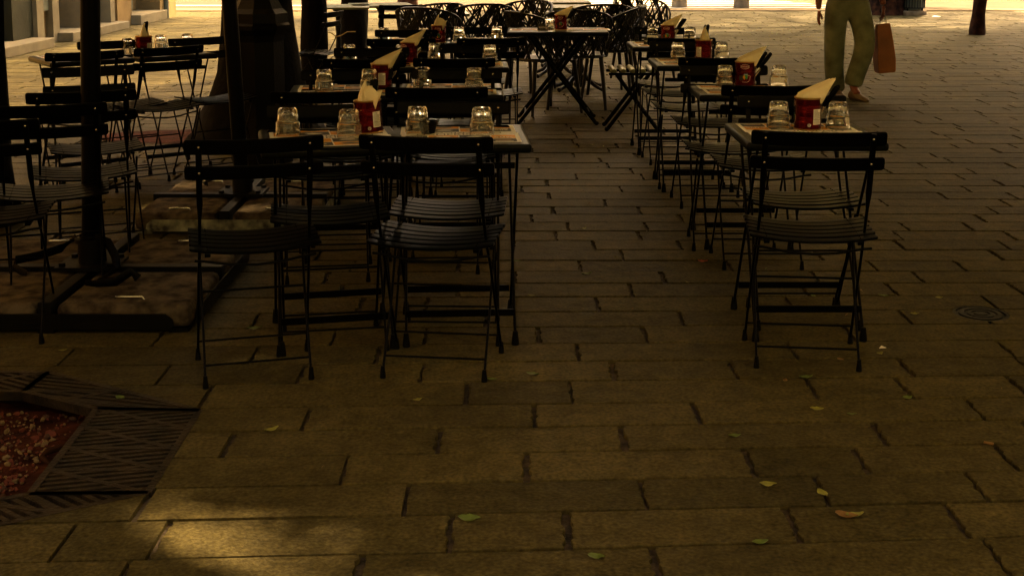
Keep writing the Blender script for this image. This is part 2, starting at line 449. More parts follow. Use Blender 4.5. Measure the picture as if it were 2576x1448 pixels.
for i in range(8):
    a, b, c, d = OUT[i], OUT[(i+1) % 8], INN[(i+1) % 8], INN[i]
    n, ang = cells.get(i, (3, .3+i))
    bm = bmesh.new()
    for p, q in ((a, b), (b, c), (c, d), (d, a)): bar(bm, p, q, .020, z1=.0015)
    for k in range(n):
        t0, t1 = k/n, (k+1)/n
        o0, o1, n0, n1 = lerp(a, b, t0), lerp(a, b, t1), lerp(d, c, t0), lerp(d, c, t1)
        if k: bar(bm, o0, n0, .019, z1=.0010)
        bar(bm, o0, n1, .019, z1=.0005)
        slots(bm, ccw([o0, o1, n1]), ang); slots(bm, ccw([o0, n1, n0]), ang)
    new("grate_plate", bm, M["grate"], gr, smooth=False)
    gr.children[-1]["label"] = "cast iron plate with slanted slots" if i else "cast iron plate facing the tables"
bm = bmesh.new()
lo = [bm.verts.new((x, y, -.13)) for x, y in OUT]; hi = [bm.verts.new((x, y, -.012)) for x, y in OUT]
for i in range(8): bm.faces.new((lo[i], lo[(i+1) % 8], hi[(i+1) % 8], hi[i]))
n = 26; gxs = [gx-1.0+2.0*i/n for i in range(n+1)]; gys = [gy-.8+1.6*i/n for i in range(n+1)]
G = {}
for i, x in enumerate(gxs):
    for j, y in enumerate(gys):
        r = math.hypot((x-gx)/.9, (y-gy)/.75)
        G[i, j] = bm.verts.new((x, y, -.075+.035*max(0, 1-r)+R.uniform(-.008, .008)))
for i in range(n):
    for j in range(n):
        if math.hypot((gxs[i]+.04-gx)/.98, (gys[j]+.03-gy)/.78) < 1.05: bm.faces.new((G[i, j], G[i+1, j], G[i+1, j+1], G[i, j+1]))
tag(new("soil", bm, M["soil"]), kind="structure")
bm = bmesh.new(); cl = bm.faces.layers.int.new("c")
M["peb1"] = mat("red_gravel", (.10, .017, .006), .85); M["peb2"] = mat("pale_gravel", (.15, .10, .04), .85); M["peb3"] = mat("brown_gravel", (.06, .025, .01), .85)
for k in range(2600):
    x = gx+R.uniform(-.1, .54); y = gy+R.uniform(-.5, .42)
    if R.random() < .45 and y > gy+.1: continue
    s = R.choice([.003, .004, .005, .006, .008, .012])*R.uniform(.7, 1.2)
    mi = R.choice([0, 0, 0, 1, 1, 2])
    r = math.hypot((x-gx)/.9, (y-gy)/.75)
    mt = Matrix.Translation((x, y, -.072+.035*max(0, 1-r)+s*.5)) @ Matrix.Rotation(R.uniform(0, 6), 4, 'Z') @ Matrix.Rotation(R.uniform(0, 6), 4, 'X') @ Matrix.Diagonal((s, s*R.uniform(.5, .9), s*R.uniform(.4, .8), 1))
    res = bmesh.ops.create_icosphere(bm, subdivisions=1, radius=1, matrix=mt)
    for v in res["verts"]:
        v.co += Vector((R.uniform(-1, 1), R.uniform(-1, 1), R.uniform(-1, 1)))*s*.15
        for f in v.link_faces: f.material_index = mi
tag(new("gravel", bm, [M["peb1"], M["peb2"], M["peb3"]], smooth=False), "loose red and cream gravel in the tree pit", "gravel", kind="stuff")
bm = bmesh.new(); p = at(130, 1140, -.05)
tube(bm, [p+Vector(q) for q in ((.09, .13, .03), (.075, .08, .03), (.05, .02, .02), (.0, -.03, .02), (-.01, -.05, .01), (.035, -.09, .0))], [.006, .007, .009, .010, .008, .005], 7)
tag(new("twig", bm, M["bark"]), "bent reddish root lying on the gravel inside the tree grate", "root")

# ------------------------------------------------------------------ folding chair
def make_chair():
    root = empty("folding_chair")
    for s in (-1, 1):
        bm = bmesh.new()      # upright and front leg, one bent bar flattened at the top
        tube(bm, [(s*.184, .147, .03), (s*.177, -.04, .34), (s*.172, -.125, .47), (s*.170, -.175, .56), (s*.169, -.195, .61), (s*.168, -.259, .815)],
             [.0046, .0046, .0046, .0055, (.0035, .0098), (.0030, .0098)], 10)
        leg = new("side_frame", bm, M["black"], root)
        bm = bmesh.new(); lathe(bm, [(0, 0), (.0098, 0), (.0098, .008), (.0062, .040), (0, .040)], 12, cx=s*.185, cy=.152)
        new("rubber_foot", bm, M["rubber"], leg)
        bm = bmesh.new()
        tube(bm, [(s*.168, -.137, .03), (s*.168, 0, .22), (s*.170, .105, .425)], .0045, 9)
        leg = new("rear_leg", bm, M["black"], root)
        bm = bmesh.new(); lathe(bm, [(0, 0), (.0098, 0), (.0098, .008), (.0062, .040), (0, .040)], 12, cx=s*.168, cy=-.143)
        new("rubber_foot", bm, M["rubber"], leg)
    bm = bmesh.new(); tube(bm, [(-.168, -.112, .065), (.168, -.112, .065)], .0038, 8); new("rear_stretcher", bm, M["black"], root)
    bm = bmesh.new(); tube(bm, [(-.168, .03, .27), (.168, .03, .27)], .0040, 8)
    new("rear_stretcher", bm, M["black"], root)
    bm = bmesh.new()
    tube(bm, [(-.182, .118, .075), (.182, .118, .075)], .0038, 8)
    new("front_stretcher", bm, M["black"], root)
    bm = bmesh.new()
    tube(bm, [(-.19, -.17, .425), (-.16, -.17, .422), (-.08, -.175, .408), (0, -.177, .403), (.08, -.175, .408), (.16, -.17, .422), (.19, -.17, .425)], .0045, 8)
    new("seat_hinge_rod", bm, M["black"], root)
    bm = bmesh.new()
    for k in range(6): slab_curve(bm, .41, .049, .009, .020, -.175+k*.0545, .462+(.004 if k in (0, 5) else .006), axis='seat')
    for s in (-1, 1): box(bm, (s*.150-.009, -.195, .440), (s*.150+.009, .12, .4505))
    st = new("seat", bm, M["blackr"], root)
    bm = bmesh.new()
    for k in range(6):
        for s in (-1, 1):
            for o_ in (-.012, .012):
                bmesh.ops.create_icosphere(bm, subdivisions=1, radius=.0028, matrix=Matrix.Translation((s*.150, -.175+k*.0545+o_, .462)))
    new("rivet", bm, M["black"], st); st.children[-1]["kind"] = "stuff"
    for zc, yc, h in ((.797, -.250, .050), (.713, -.224, .046)):
        bm = bmesh.new(); slab_curve(bm, .424, h, .008, .016, yc+.013, zc, axis='back', tilt=.26)
        sl = new("backrest_slat", bm, M["black"], root)
        for s in (-1, 1):
            bm = bmesh.new()
            for yy, dep in ((yc-.010, -1), (yc+.013, 1)):
                bmesh.ops.create_uvsphere(bm, u_segments=8, v_segments=5, radius=.0042, matrix=Matrix.Translation((s*.168, yy+.0045*(dep < 0), zc)) @ Matrix.Diagonal((1, .6, 1, 1)))
            new("screw", bm, M["steel"], sl)
    return root
CH = make_chair(); first_chair = [True]
def place_chair(px, py, yaw, label, group, z=.822, off=.262, flat=None):
    """back top centre seen at (px,py); yaw 0 = sitter looks away from the camera"""
    p = at(px, py, z) if flat is None else Vector(flat)
    o = CH if first_chair[0] else copy_tree(CH); first_chair[0] = False
    y = math.radians(yaw)
    if flat is None: p = p+Vector((-math.sin(y), math.cos(y), 0))*off
    o.location = (p.x, p.y, 0); o.rotation_euler = (0, 0, y)
    tag(o, label, "chair", group); return o
GN = "black folding chairs with their backs to the viewer"; GF = "black folding chairs facing the viewer"
place_chair(2063, 330, -6, "black folding chair, back to us, at the front right table", GN)
place_chair(1989, 238, 180, "black folding chair facing the viewer behind the front right table with the red tin", GF)
place_chair(1945, 214, -1, "black folding chair, back to us, at the second right-hand table with the emblem tin", GN)
place_chair(1819, 163, 180, "black folding chair facing the viewer behind the second right-hand table", GF)
place_chair(1811, 144, 0, "black folding chair, back to us, at the third right-hand table with the pointed napkin", GN)
place_chair(1722, 103, 180, "black folding chair facing the viewer behind the third right-hand table", GF)
place_chair(1716, 95, 1, "black folding chair, back to us, at the farthest right-hand table", GN)
place_chair(1672, 68, 178, "black folding chair facing the viewer behind the farthest right-hand table", GF)
place_chair(641, 356, 15, "slightly turned black folding chair at the front left table nearest the parasol base", GN, z=.810)
place_chair(1067, 342, -7, "black folding chair, back to us, at the front middle table beside the aisle", GN)
place_chair(1142, 252, 178, "black folding chair facing the viewer behind the front middle table beside the aisle", GF)
place_chair(818, 260, 190, "black folding chair facing the viewer behind the front left table with the tilted tin", GF)
place_chair(815, 229, 8, "black folding chair, back to us, in the second left row, away from the aisle", GN)
place_chair(1098, 219, 2, "black folding chair, back to us, in the second left row, beside the aisle", GN)
place_chair(873, 174, 186, "black folding chair facing the viewer in the second left row, away from the aisle", GF)
place_chair(1150, 172, 180, "black folding chair facing the viewer in the second left row, beside the aisle", GF)
place_chair(917, 147, 6, "black folding chair, back to us, in the third left row, by the tree trunks", GN)
place_chair(1142, 146, 1, "black folding chair, back to us, in the third left row, beside the aisle", GN)
place_chair(935, 119, 186, "black folding chair facing the viewer in the third left row, by the tree trunks", GF)
place_chair(1184, 111, 180, "black folding chair facing the viewer in the third left row, beside the aisle", GF)
place_chair(1009, 97, 5, "black folding chair, back to us, in the farthest left row, by the dark trunk", GN)
place_chair(1235, 95, 3, "black folding chair, back to us, in the farthest left row, beside the aisle", GN)
place_chair(1022, 74, 184, "black folding chair facing the viewer in the farthest left row, by the dark trunk", GF)
place_chair(1197, 67, 180, "black folding chair facing the viewer in the farthest left row, beside the aisle", GF)
# far-left cluster
GL = "black folding chairs at the far left tables"
place_chair(430, 117, 40, "black folding chair at the far left table, in front of the flared reddish trunk", GL)
place_chair(216, 129, 33, "black folding chair behind the parasol pole at the far left table", GL)
place_chair(500, 93, 218, "black folding chair on the far side of the left table, half behind the reddish trunk", GL)
place_chair(280, 101, 214, "black folding chair on the far side of the left table, behind its red tin", GL)
place_chair(221, 165, 203, "black folding chair with a sheen on its seat, behind the parasol pole", GL)
place_chair(205, 229, 20, "black folding chair crossing behind the parasol pole, second from the left edge", GL)
place_chair(118, 262, 18, "black folding chair close to the left edge of the photo, low behind the others", GL)
place_chair(-72, 303, 12, "black folding chair cut off by the left edge of the photo", GL)

# ------------------------------------------------------------------ tables
TZ = .725
def make_table(w=.495, d=.49, thick=False):
    root = empty("folding_table")
    bm = bmesh.new(); box(bm, (-w/2, -d/2, TZ-.032), (w/2, d/2, TZ))
    t = new("tabletop", bm, M["table"], root, bevel=.012)
    t.modifiers["bevel"].segments = 4
    if not thick:
        for s in (-1, 1):
            for k in (-1, 1):
                bm = bmesh.new(); x = s*(w/2-.055+.008*(k > 0))
                tube(bm, [(x, k*.195, .03), (x, 0, .36), (x, -k*.19, TZ-.035)], .0052, 9)
                leg = new("leg", bm, M["black"], root)
                bm = bmesh.new(); lathe(bm, [(0, 0), (.0135, 0), (.0135, .01), (.0085, .05), (0, .05)], 12, cx=x, cy=k*.20)
                new("rubber_foot", bm, M["rubber"], leg)
        for y0, y1, z0, z1 in ((-.163, -.159, .095, .12), (.159, .163, .095, .12), (-.17, -.167, .628, .65)):
            bm = bmesh.new(); box(bm, (-w/2+.055, y0, z0), (w/2-.055, y1, z1)); new("stretcher", bm, M["black"], root)
    else:
        for s in (-1, 1):
            for k in (-1, 1):
                bm = bmesh.new(); y = s*(d/2-.07+.012*(k > 0))
                tube(bm, [(k*.30, y, .012), (0, y, .40), (-k*.22, y, TZ-.03)], [(.006, .014), (.006, .014), (.006, .014)], 8)
                leg = new("leg", bm, M["black"], root)
                bm = bmesh.new(); bmesh.ops.create_icosphere(bm, subdivisions=2, radius=.018, matrix=Matrix.Translation((k*.302, y, .016)) @ Matrix.Diagonal((1, 1, .9, 1)))
                new("rubber_foot", bm, M["rubber"], leg)
        for k in (-1, 1): bm = bmesh.new(); tube(bm, [(k*.25, -d/2+.07, .08), (k*.25, d/2-.07, .08)], .007, 8); new("stretcher", bm, M["black"], root)
    return root
TA = make_table(); TB = make_table(.78, .54, True)
def make_mat():
    bm = bmesh.new(); W, D = .42, .215
    def rect(x0, y0, x1, y1, z, mi):
        bm.faces.new([bm.verts.new(p) for p in ((x0, y0, z), (x1, y0, z), (x1, y1, z), (x0, y1, z))]).material_index = mi
    box(bm, (-W/2, -D/2, 0), (W/2, D/2, .0006), 0)
    z = .0010
    rr = random.Random(3)
    # header strip along far edge, panels below
    cols = [(-.195, -.118), (-.113, -.008), (-.003, .105), (.110, .195)]
    rows = [(-.098, -.030), (-.025, .052)]
    pal = [[1, 2, 1, 2], [2, 1, 2, 1]]
    for i, (a, b) in enumerate(cols):
        for j, (c, d) in enumerate(rows):
            rect(a, c, b, d, z, pal[j][i])
            mi = 2 if pal[j][i] == 1 else 1
            if i in (1, 2):
                cx, cy = (a+b)/2, (c+d)/2; n = 18
                bm.faces.new([bm.verts.new((cx+.036*math.cos(2*PI*k/n)*rr.uniform(.8, 1.1), cy+.022*math.sin(2*PI*k/n)*rr.uniform(.8, 1.1), z+.0004)) for k in range(n)]).material_index = 3
                bm.faces.new([bm.verts.new((cx+.026*math.cos(2*PI*k/n), cy+.006+.010*math.sin(2*PI*k/n), z+.0008)) for k in range(n)]).material_index = 0 if j else 2
            else:
                rect(a+.01, c+.012, b-.012, c+.020, z+.0004, 0 if mi == 1 else 2)
                rect(a+.01, c+.028, b-.02, c+.034, z+.0004, mi)
    def txt(s, x, y, size, mi, zz):
        vs, fs = text_mesh(s, size); add_vf(bm, vs, fs, lambda v: (v.x*1.25+x, v.y+y, zz), mi)
    txt("HAMERICA'S", -.02, .078, .040, 2, z)
    txt("50%", .152, -.0, .034, 0, z+.0006); txt("50%", -.157, .018, .026, 0, z+.0006)
    txt("HAMERICA'S", -.157, -.085, .011, 2, z+.0006)
    o = new("placemat", bm, [M["white"], M["orange"], M["ink"], M["grey"]], smooth=False)
    return o
MAT = make_mat(); fm = [True]
def place_mat(loc, rz, label):
    o = MAT if fm[0] else copy_tree(MAT); fm[0] = False
    o.location = loc; o.rotation_euler = (0, 0, rz); tag(o, label, "placemat", "printed paper placemats")
def make_glass():
    fl = lambda a, r, z: (-.0022*(1-abs(math.cos(6*a)))*1.2 if .054 < z < .094 and r > .026 else 0)
    prof = [(.0415, 0), (.0435, 0), (.0440, .010), (.0430, .044), (.0430, .048), (.0400, .051), (.0378, .053), (.0372, .058), (.0350, .088), (.0325, .095), (.0290, .099), (.0240, .1005),
            (.0230, .0990), (.0, .0965)]
    inn = [(.0415, 0), (.0412, .010), (.0395, .045), (.0365, .052), (.0345, .058), (.0312, .082), (.027, .0865), (.012, .0880), (0, .0882)]
    bm = bmesh.new(); lathe(bm, prof, 72, mod=fl); lathe(bm, inn, 72, mod=lambda a, r, z: (.0006*math.cos(12*a) if .054 < z < .084 else 0))
    bmesh.ops.remove_doubles(bm, verts=bm.verts, dist=1e-5)
    return new("tumbler", bm, M["glass"])
GL_ = make_glass(); fg = [True]
def place_glass(px, py, label, z=TZ+.0008):
    p = at(px, py, z); o = GL_ if fg[0] else copy_tree(GL_); fg[0] = False
    o.location = p; o.rotation_euler = (0, 0, R.uniform(0, 6)); tag(o, label, "glass", "upturned clear tumblers")
def cylmap(r):
    def f(v, a0=0.0, z0=0.0): 
        a = a0 + v.x/r
        return (r*math.sin(a), -r*math.cos(a), z0+v.y)
    return f
def make_tin():
    root = empty("food_tin")
    prof = [(0, 0), (.0495, 0), (.0505, .0015), (.0505, .004), (.0490, .0055)]
    z = .0055
    for k in range(60):
        z2 = .0055+.108*(k+1)/60
        rib = .0016*math.cos(k*2*PI/3.0) if (12 < k < 24 or 32 < k < 47) else 0
        prof.append((.0492-max(0, -rib)*1.0, z2))
    bm = bmesh.new(); lathe(bm, prof, 48); new("tin_body", bm, M["redtin"], root)
    bm = bmesh.new(); lathe(bm, [(.0488, .1135), (.0500, .1145), (.0510, .1165), (.0508, .1190), (.0498, .1200), (.0482, .1190), (.0480, .1140), (.0480, .02), (0, .02)], 48)
    new("rim", bm, M["brass"], root)
    bm = bmesh.new(); lathe(bm, [(.0500, -.0002), (.0512, .0012), (.0512, .0040), (.0498, .0052)], 48); new("bottom_rim", bm, M["brass"], root)
    r = .0502; f = cylmap(r)
    # nutrition label
    bm = bmesh.new()
    def patch(x0, y0, x1, y1, a0, mi, rr=r, n=8):
        fm_ = cylmap(rr)
        for k in range(n):
            xa, xb = x0+(x1-x0)*k/n, x0+(x1-x0)*(k+1)/n
            bm.faces.new([bm.verts.new(fm_(Vector(q), a0*.0502/rr if 0 else a0)) for q in ((xa, y0), (xb, y0), (xb, y1), (xa, y1))]).material_index = mi
    A = math.radians(38)
    patch(-.0165, .022, .0165, .078, A, 0)
    rr2 = random.Random(5)
    for k in range(13):
        y = .074-k*.0040
        patch(-.0148, y-.0009, rr2.choice([.0145, .012, .003, .0140]), y+.0006, A, 1, .0505)
    patch(-.0165, .0405, .0165, .0417, A, 1, .0506)
    lb = new("nutrition_label", bm, [M["white"], M["ink"]], root, smooth=False)
    bm = bmesh.new()     # round recycling mark and stamped words
    vs, fs = text_mesh("G", .010); add_vf(bm, vs, fs, lambda v: cylmap(.0506)(v, math.radians(2), .0195), 0)
    for k in range(20):
        a0, a1 = 2*PI*k/20, 2*PI*(k+1)/20
        q = [Vector((rad*math.cos(a), rad*math.sin(a))) for rad, a in ((.0060, a0), (.0060, a1), (.0048, a1), (.0048, a0))]
        bm.faces.new([bm.verts.new(cylmap(.0504)(v, math.radians(2), .0195)) for v in q])
    new("round_mark", bm, M["white"], root, smooth=False)
    # emblem side
    bm = bmesh.new(); E = math.radians(-95)
    def ring(pts, mi, rr, z0): 
        bm.faces.new([bm.verts.new(cylmap(rr)(Vector(p), E, z0)) for p in pts]).material_index = mi
    def strip(fn, n, mi, rr, z0):   # outline -> fan of thin quads to follow the curve
        P = [fn(i/n) for i in range(n+1)]
        for (x, t, b) , (x2, t2, b2) in zip(P, P[1:]):
            bm.faces.new([bm.verts.new(cylmap(rr)(Vector(q), E, z0)) for q in ((x, b), (x2, b2), (x2, t2), (x, t))]).material_index = mi
    hexo = lambda w, h: (lambda t: ((2*t-1)*w, h*(1-.55*abs(2*t-1)**2.2), -h*(1-.55*abs(2*t-1)**2.2)))
    strip(hexo(.0205, .0110), 12, 0, .0503, .096); strip(hexo(.0193, .0099), 12, 1, .0505, .096)
    vs, fs = text_mesh("RODOLFI", .0085); add_vf(bm, vs, fs, lambda v: cylmap(.0508)(v, E, .096), 0)
    vs, fs = text_mesh("Ardita", .0150); add_vf(bm, vs, fs, lambda v: cylmap(.0508)(Vector((v.x-.003, v.y-abs(v.x)**2*12, 0)), E, .073), 2)
    blob = lambda cx, w, h, ph: (lambda t: (cx+(2*t-1)*w, h*math.sqrt(max(0, 1-(2*t-1)**2))*(1+.25*math.sin(9*t+ph)), -h*math.sqrt(max(0, 1-(2*t-1)**2))*(1+.3*math.sin(7*t+ph))))
    strip(blob(-.016, .012, .014, 1), 12, 2, .0504, .042); strip(blob(.004, .011, .011, 2), 12, 3, .0505, .048)
    strip(blob(-.003, .006, .009, 3), 10, 4, .0507, .045); strip(blob(.005, .010, .003, 0), 10, 5, .0507, .059)
    P = [Vector((.012, .052)), Vector((.022, .055)), Vector((.027, .050)), Vector((.026, .038)), Vector((.020, .026)), Vector((.010, .022)), Vector((-.012, .023))]
    for a, b in zip(P, P[1:]):
        t = (b-a).normalized(); nn = Vector((-t.y, t.x))*.0005
        bm.faces.new([bm.verts.new(cylmap(.0506)(q, E, 0)) for q in (a-nn, b-nn, b+nn, a+nn)]).material_index = 0
    new("emblem", bm, [M["white"], M["redlab"], M["ink"], M["green"], M["orange"], M["blue"]], root, smooth=False)
    return root
TIN = make_tin(); ft = [True]
def sheet(bm, rows, th=.0009):
    """grid of points -> two-sided paper"""
    V = [[bm.verts.new(p) for p in r] for r in rows]
    for a, b in zip(V, V[1:]):
        for i in range(len(a)-1): bm.faces.new((a[i], a[i+1], b[i+1], b[i]))
def make_napkin(kind):
    bm = bmesh.new()
    nr = 9
    if kind == 0:      # long fold leaning to the right
        for lay_, dy, sc_ in ((0, -.032, 1), (1, -.018, 1.03), (2, .004, 1.06), (3, .020, 1.02), (4, .034, .96)):
            rows = []
            for i in range(nr):
                t = i/(nr-1)
                x = -.046+.092*t + 0
                top = Vector((-.048+.140*t*sc_, dy+.012*math.sin(PI*t), .121+.066*sc_*t**.93))
                xb = .93*math.sqrt(.046**2-(dy*.95)**2); top.x = max(top.x, -xb-.001) if t < .3 else top.x
                bot = Vector((-xb+2*xb*t, dy*.9-.010*math.sin(PI*t)*(1 if dy < 0 else -1), .085))
                rows.append([bot.lerp(top, s)+Vector((0, (.004*math.sin(5*s+3*t+lay_)), 0)) for s in (0, .25, .5, .75, 1)])
            sheet(bm, rows)
    elif kind == 1:    # pointed cone
        for lay_, dy, pk in ((0, -.03, .075), (1, .0, .088), (2, .028, .070)):
            rows = []
            for i in range(nr):
                t = i/(nr-1)
                h = .120+pk*(1-abs(2*t-1)**1.6)*(.92+.08*math.sin(9*t+lay_))
                xb = .93*math.sqrt(.046**2-(dy*.95)**2); x = -xb+2*xb*t
                rows.append([Vector((x*(1-.35*s)+.008*s, dy*(1-.4*s)-.012*math.sin(PI*t)*(1-s)*(1 if dy <= 0 else -1)+.002*math.sin(11*t), .085+(h-.085)*s)) for s in (0, .25, .5, .75, 1)])
            sheet(bm, rows)
    else:              # open V, left point tall, right flap folded out
        for lay_, dy in ((0, -.034), (1, -.012), (2, .022)):
            rows = []
            for i in range(nr):
                t = i/(nr-1); x = -.036+.036*t
                h = .120+.072*t**.7
                rows.append([Vector((x*(1-.1*s)-.0*s, dy*(1-.3*s)-.010*math.sin(PI*t)+.002*math.sin(9*t), .085+(h-.085)*s)) for s in (0, .3, .6, 1)])
            sheet(bm, rows)
            rows = []
            for i in range(nr):
                t = i/(nr-1); x = -.006+.038*t
                h = .120+.052*(1-.45*t)*(1-.15*math.cos(8*t))
                rows.append([Vector((x+.026*s*t, dy-.004-.012*s, .085+(h-.085)*s+.002*math.sin(14*t))) for s in (0, .3, .6, 1)])
            sheet(bm, rows)
    o = new("napkin", bm, M["nap"])
    md = o.modifiers.new("thick", 'SOLIDIFY'); md.thickness = .0008
    return o
NAPS = [make_napkin(k) for k in range(3)]; fn_ = [True]*3
def make_knife():
    root = empty("table_knife")
    bm = bmesh.new(); tube(bm, [(0, 0, .12), (0, 0, .13), (0, 0, .17), (0, 0, .205), (0, 0, .21)], [(.004, .006), (.005, .008), (.006, .010), (.005, .009), (.002, .004)], 10)
    new("handle", bm, M["rubber"] if 0 else M["black"], root)
    bm = bmesh.new(); tube(bm, [(0, 0, .03), (0, 0, .11), (0, 0, .121)], [(.0008, .007), (.001, .008), (.002, .004)], 8); new("blade", bm, M["steel"], root)
    return root
KN = make_knife(); fk = [True]
def place_tin(px, py, rot, nk, where, tilt=0, flip=False, z=TZ+.0022, p=None):
    p = at(px, py, z) if p is None else Vector(p)
    o = TIN if ft[0] else copy_tree(TIN); ft[0] = False
    o.location = p; o.rotation_euler = (0, math.radians(tilt), math.radians(rot))
    tag(o, "red food tin "+where, "tin", "red food tins on the tables")
    n = NAPS[nk] if fn_[nk] else copy_tree(NAPS[nk]); fn_[nk] = False
    n.location = p+Vector((.0, 0, 0)); n.rotation_euler = (0, math.radians(tilt), PI if flip else 0)
    tag(n, "cream paper napkin in the red tin "+where, "napkin", "napkins in the tins")
    for k in range(2):
        q = KN if fk[0] else copy_tree(KN); fk[0] = False
        s = -1 if flip else 1
        if nk == 0: lx, tl = .0, 32*s
        elif nk == 1: lx, tl = -.004, 6*s
        else: lx, tl = .002, 4*s
        q.location = p+Vector((lx+.004*k-.06*math.sin(math.radians(tl)), .010-.018*k+(.008 if nk == 0 else 0), -.018+.006*k+(.012 if nk == 1 else 0))); q.rotation_euler = (0, math.radians(tl+3*k), R.uniform(-.3, .3))
        if nk == 0: q.location.x += .028*s
        tag(q, ("black-handled knife in the red tin " if k else "lower black-handled knife in the red tin ")+where, "cutlery", "black-handled cutlery in the tins")
    return p
first_t = [True]
def place_table(cx, cy, rz, label, mats=2, kind='A', where=""):
    src = TA if kind == 'A' else TB
    o = src if not src.get("used") else copy_tree(src)
    src["used"] = 1; o.location = (cx, cy, 0); o.rotation_euler = (0, 0, rz)
    tag(o, label, "table", "black folding cafe tables")
    rot = Matrix.Rotation(rz, 3, 'Z'); b = Vector((cx, cy, TZ))
    if kind == 'A':
        place_mat(b+rot @ Vector((.0, .103, .0004)), rz+PI, "printed placemat on the far half of the "+where)
        place_mat(b+rot @ Vector((.005, -.098, .0020)), rz, "printed placemat on the near half of the "+where)
    elif mats:
        place_mat(b+rot @ Vector((-.16, .0, .0004)), rz, "printed placemat on the left half of the "+where)
        place_mat(b+rot @ Vector((.20, -.0, .0020)), rz+PI, "printed placemat on the right half of the "+where)
def ctr(fl, fr, nr, depth=.49):
    """table centre and turn from two far corners seen"""
    a, b = at(*fl, TZ), at(*fr, TZ); m = (a+b)/2; ang = math.atan2((b-a).y, (b-a).x)
    return m.x+math.sin(ang)*depth/2, m.y-math.cos(ang)*depth/2, ang
def tl(far, near, w=.495):
    a, b = at(*far, TZ), at(*near, TZ); return (a.x+b.x)/2+w/2, (a.y+b.y)/2, 0
TT = {}
TT["R1"] = tl((1823, 308.6), (1878, 359)); TT["R2"] = tl((1723, 211), (1760, 238)); TT["R3"] = tl((1632, 145), (1650, 167)); TT["R4"] = tl((1577, 103), (1590, 120))
TT["A1"] = ctr((655, 326), (978, 316), None); TT["B1"] = ctr((985, 315), (1314, 312), None)
def near_r(px, py, w=.495, ang=.03): 
    p = at(px, py, TZ); return p.x-w/2, p.y+.245, ang
TT["B2"] = near_r(1264, 240); TT["B3"] = near_r(1278, 170); TT["B4"] = (at(1210, 108, TZ).x, at(1210, 102, TZ).y, .02)
TT["A2"] = (TT["B2"][0]-.50, TT["B2"][1]-.05, .10); TT["A3"] = (TT["B3"][0]-.51, TT["B3"][1]-.04, .10); TT["A4"] = (TT["B4"][0]-.52, TT["B4"][1]-.02, .06)
W = {"R1": "front right table", "R2": "second right-hand table", "R3": "third right-hand table", "R4": "farthest right-hand table",
     "A1": "front left table beside the parasol base", "B1": "front middle table beside the aisle",
     "A2": "second-row left table away from the aisle", "B2": "second-row left table beside the aisle",
     "A3": "third-row left table away from the aisle", "B3": "third-row left table beside the aisle",
     "A4": "farthest-row left table away from the aisle", "B4": "farthest-row left table beside the aisle"}
for k, v in TT.items(): place_table(*v, "black square cafe table, the "+W[k], where=W[k])
# middle table, long side to the viewer
p = at(1402, 75, TZ); place_table(p.x, p.y, -.01, "wider black folding table with crossed flat legs at the end of the aisle", kind='B', where="wider table at the end of the aisle")
MT = p
# far left tables
a, b = at(121, 158, TZ), at(552, 135, TZ); ang = math.atan2((b-a).y, (b-a).x); dv = Vector((math.cos(ang), math.sin(ang), 0)); nv = Vector((-dv.y, dv.x, 0))
for k, wh in ((.26, "far left table behind the parasol pole"), (.78, "far left table before the reddish trunk")):
    c = a+dv*k+nv*.25; place_table(c.x, c.y, ang, "black square cafe table, the "+wh, where=wh)
place_table(-2.95, 6.0, .35, "black cafe table with crossed flat legs, mostly beyond the left edge of the photo", kind='B', mats=0)

for (px, py, l) in [(1958, 322, "upturned glass left of the red tin on the front right table"), (2107, 323, "upturned glass right of the red tin on the front right table"),
    (1823, 217, "upturned glass left of the emblem tin on the second right-hand table"), (1959, 217, "upturned glass right of the emblem tin on the second right-hand table"),
    (1705, 149, "upturned glass left of the tin on the third right-hand table"), (1815, 149, "upturned glass right of the tin on the third right-hand table"),
    (1641, 103, "upturned glass behind the small black sign on the farthest right-hand table"), (1734, 105, "upturned glass right of the tin on the farthest right-hand table"),
    (725, 341, "upturned glass at the left end of the front left table"), (879, 345, "upturned glass next to the red tin on the front left table"),
    (1051, 337, "upturned glass at the left end of the front middle table"), (1212, 339, "upturned glass near the aisle on the front middle table"),
    (816, 229, "upturned glass at the left of the second left row"), (929, 228, "upturned glass next to the tin in the second left row"),
    (1063, 222, "upturned glass right of the tin in the second left row"), (1193, 224, "upturned glass nearest the aisle in the second left row"),
    (879, 156, "upturned glass at the left of the third left row"), (1011, 157, "upturned glass in front of the tin in the third left row"),
    (1094, 152, "upturned glass right of the tin in the third left row"), (1232, 157, "upturned glass nearest the aisle in the third left row"),
    (966, 107, "upturned glass at the left of the farthest left row"), (1066, 108, "upturned glass just left of the tin in the farthest left row"),
    (1155, 105, "upturned glass right of the tin in the farthest left row"), (1250, 103, "upturned glass nearest the aisle in the farthest left row"),
    (1383, 76, "upturned glass left of the tin on the wider table at the end of the aisle"),
    (322, 138, "upturned glass by the parasol pole on the far left table"), (405, 128, "upturned glass right of the tin on the far left table"), (472, 125, "upturned glass nearest the reddish trunk on the far left table")]:
    place_glass(px, py, l, TZ+.0028)
place_tin(2031, 324, -8, 0, "on the front right table")
place_tin(1874, 216, 82, 0, "with an emblem on the second right-hand table")
place_tin(1769, 151, -80, 1, "on the third right-hand table")
place_tin(1680, 106, 75, 0, "on the farthest right-hand table")
place_tin(930, 332, 6, 2, "between the two front left tables", tilt=-3.5)
place_tin(960, 223, -30, 0, "in the second left row")
place_tin(1029, 158, 60, 0, "in the third left row")
place_tin(1104, 107, 90, 2, "in the farthest left row")
place_tin(1411, 75, 85, 0, "on the wider table down the aisle")
place_tin(363, 140, 20, 1, "on the far left table")
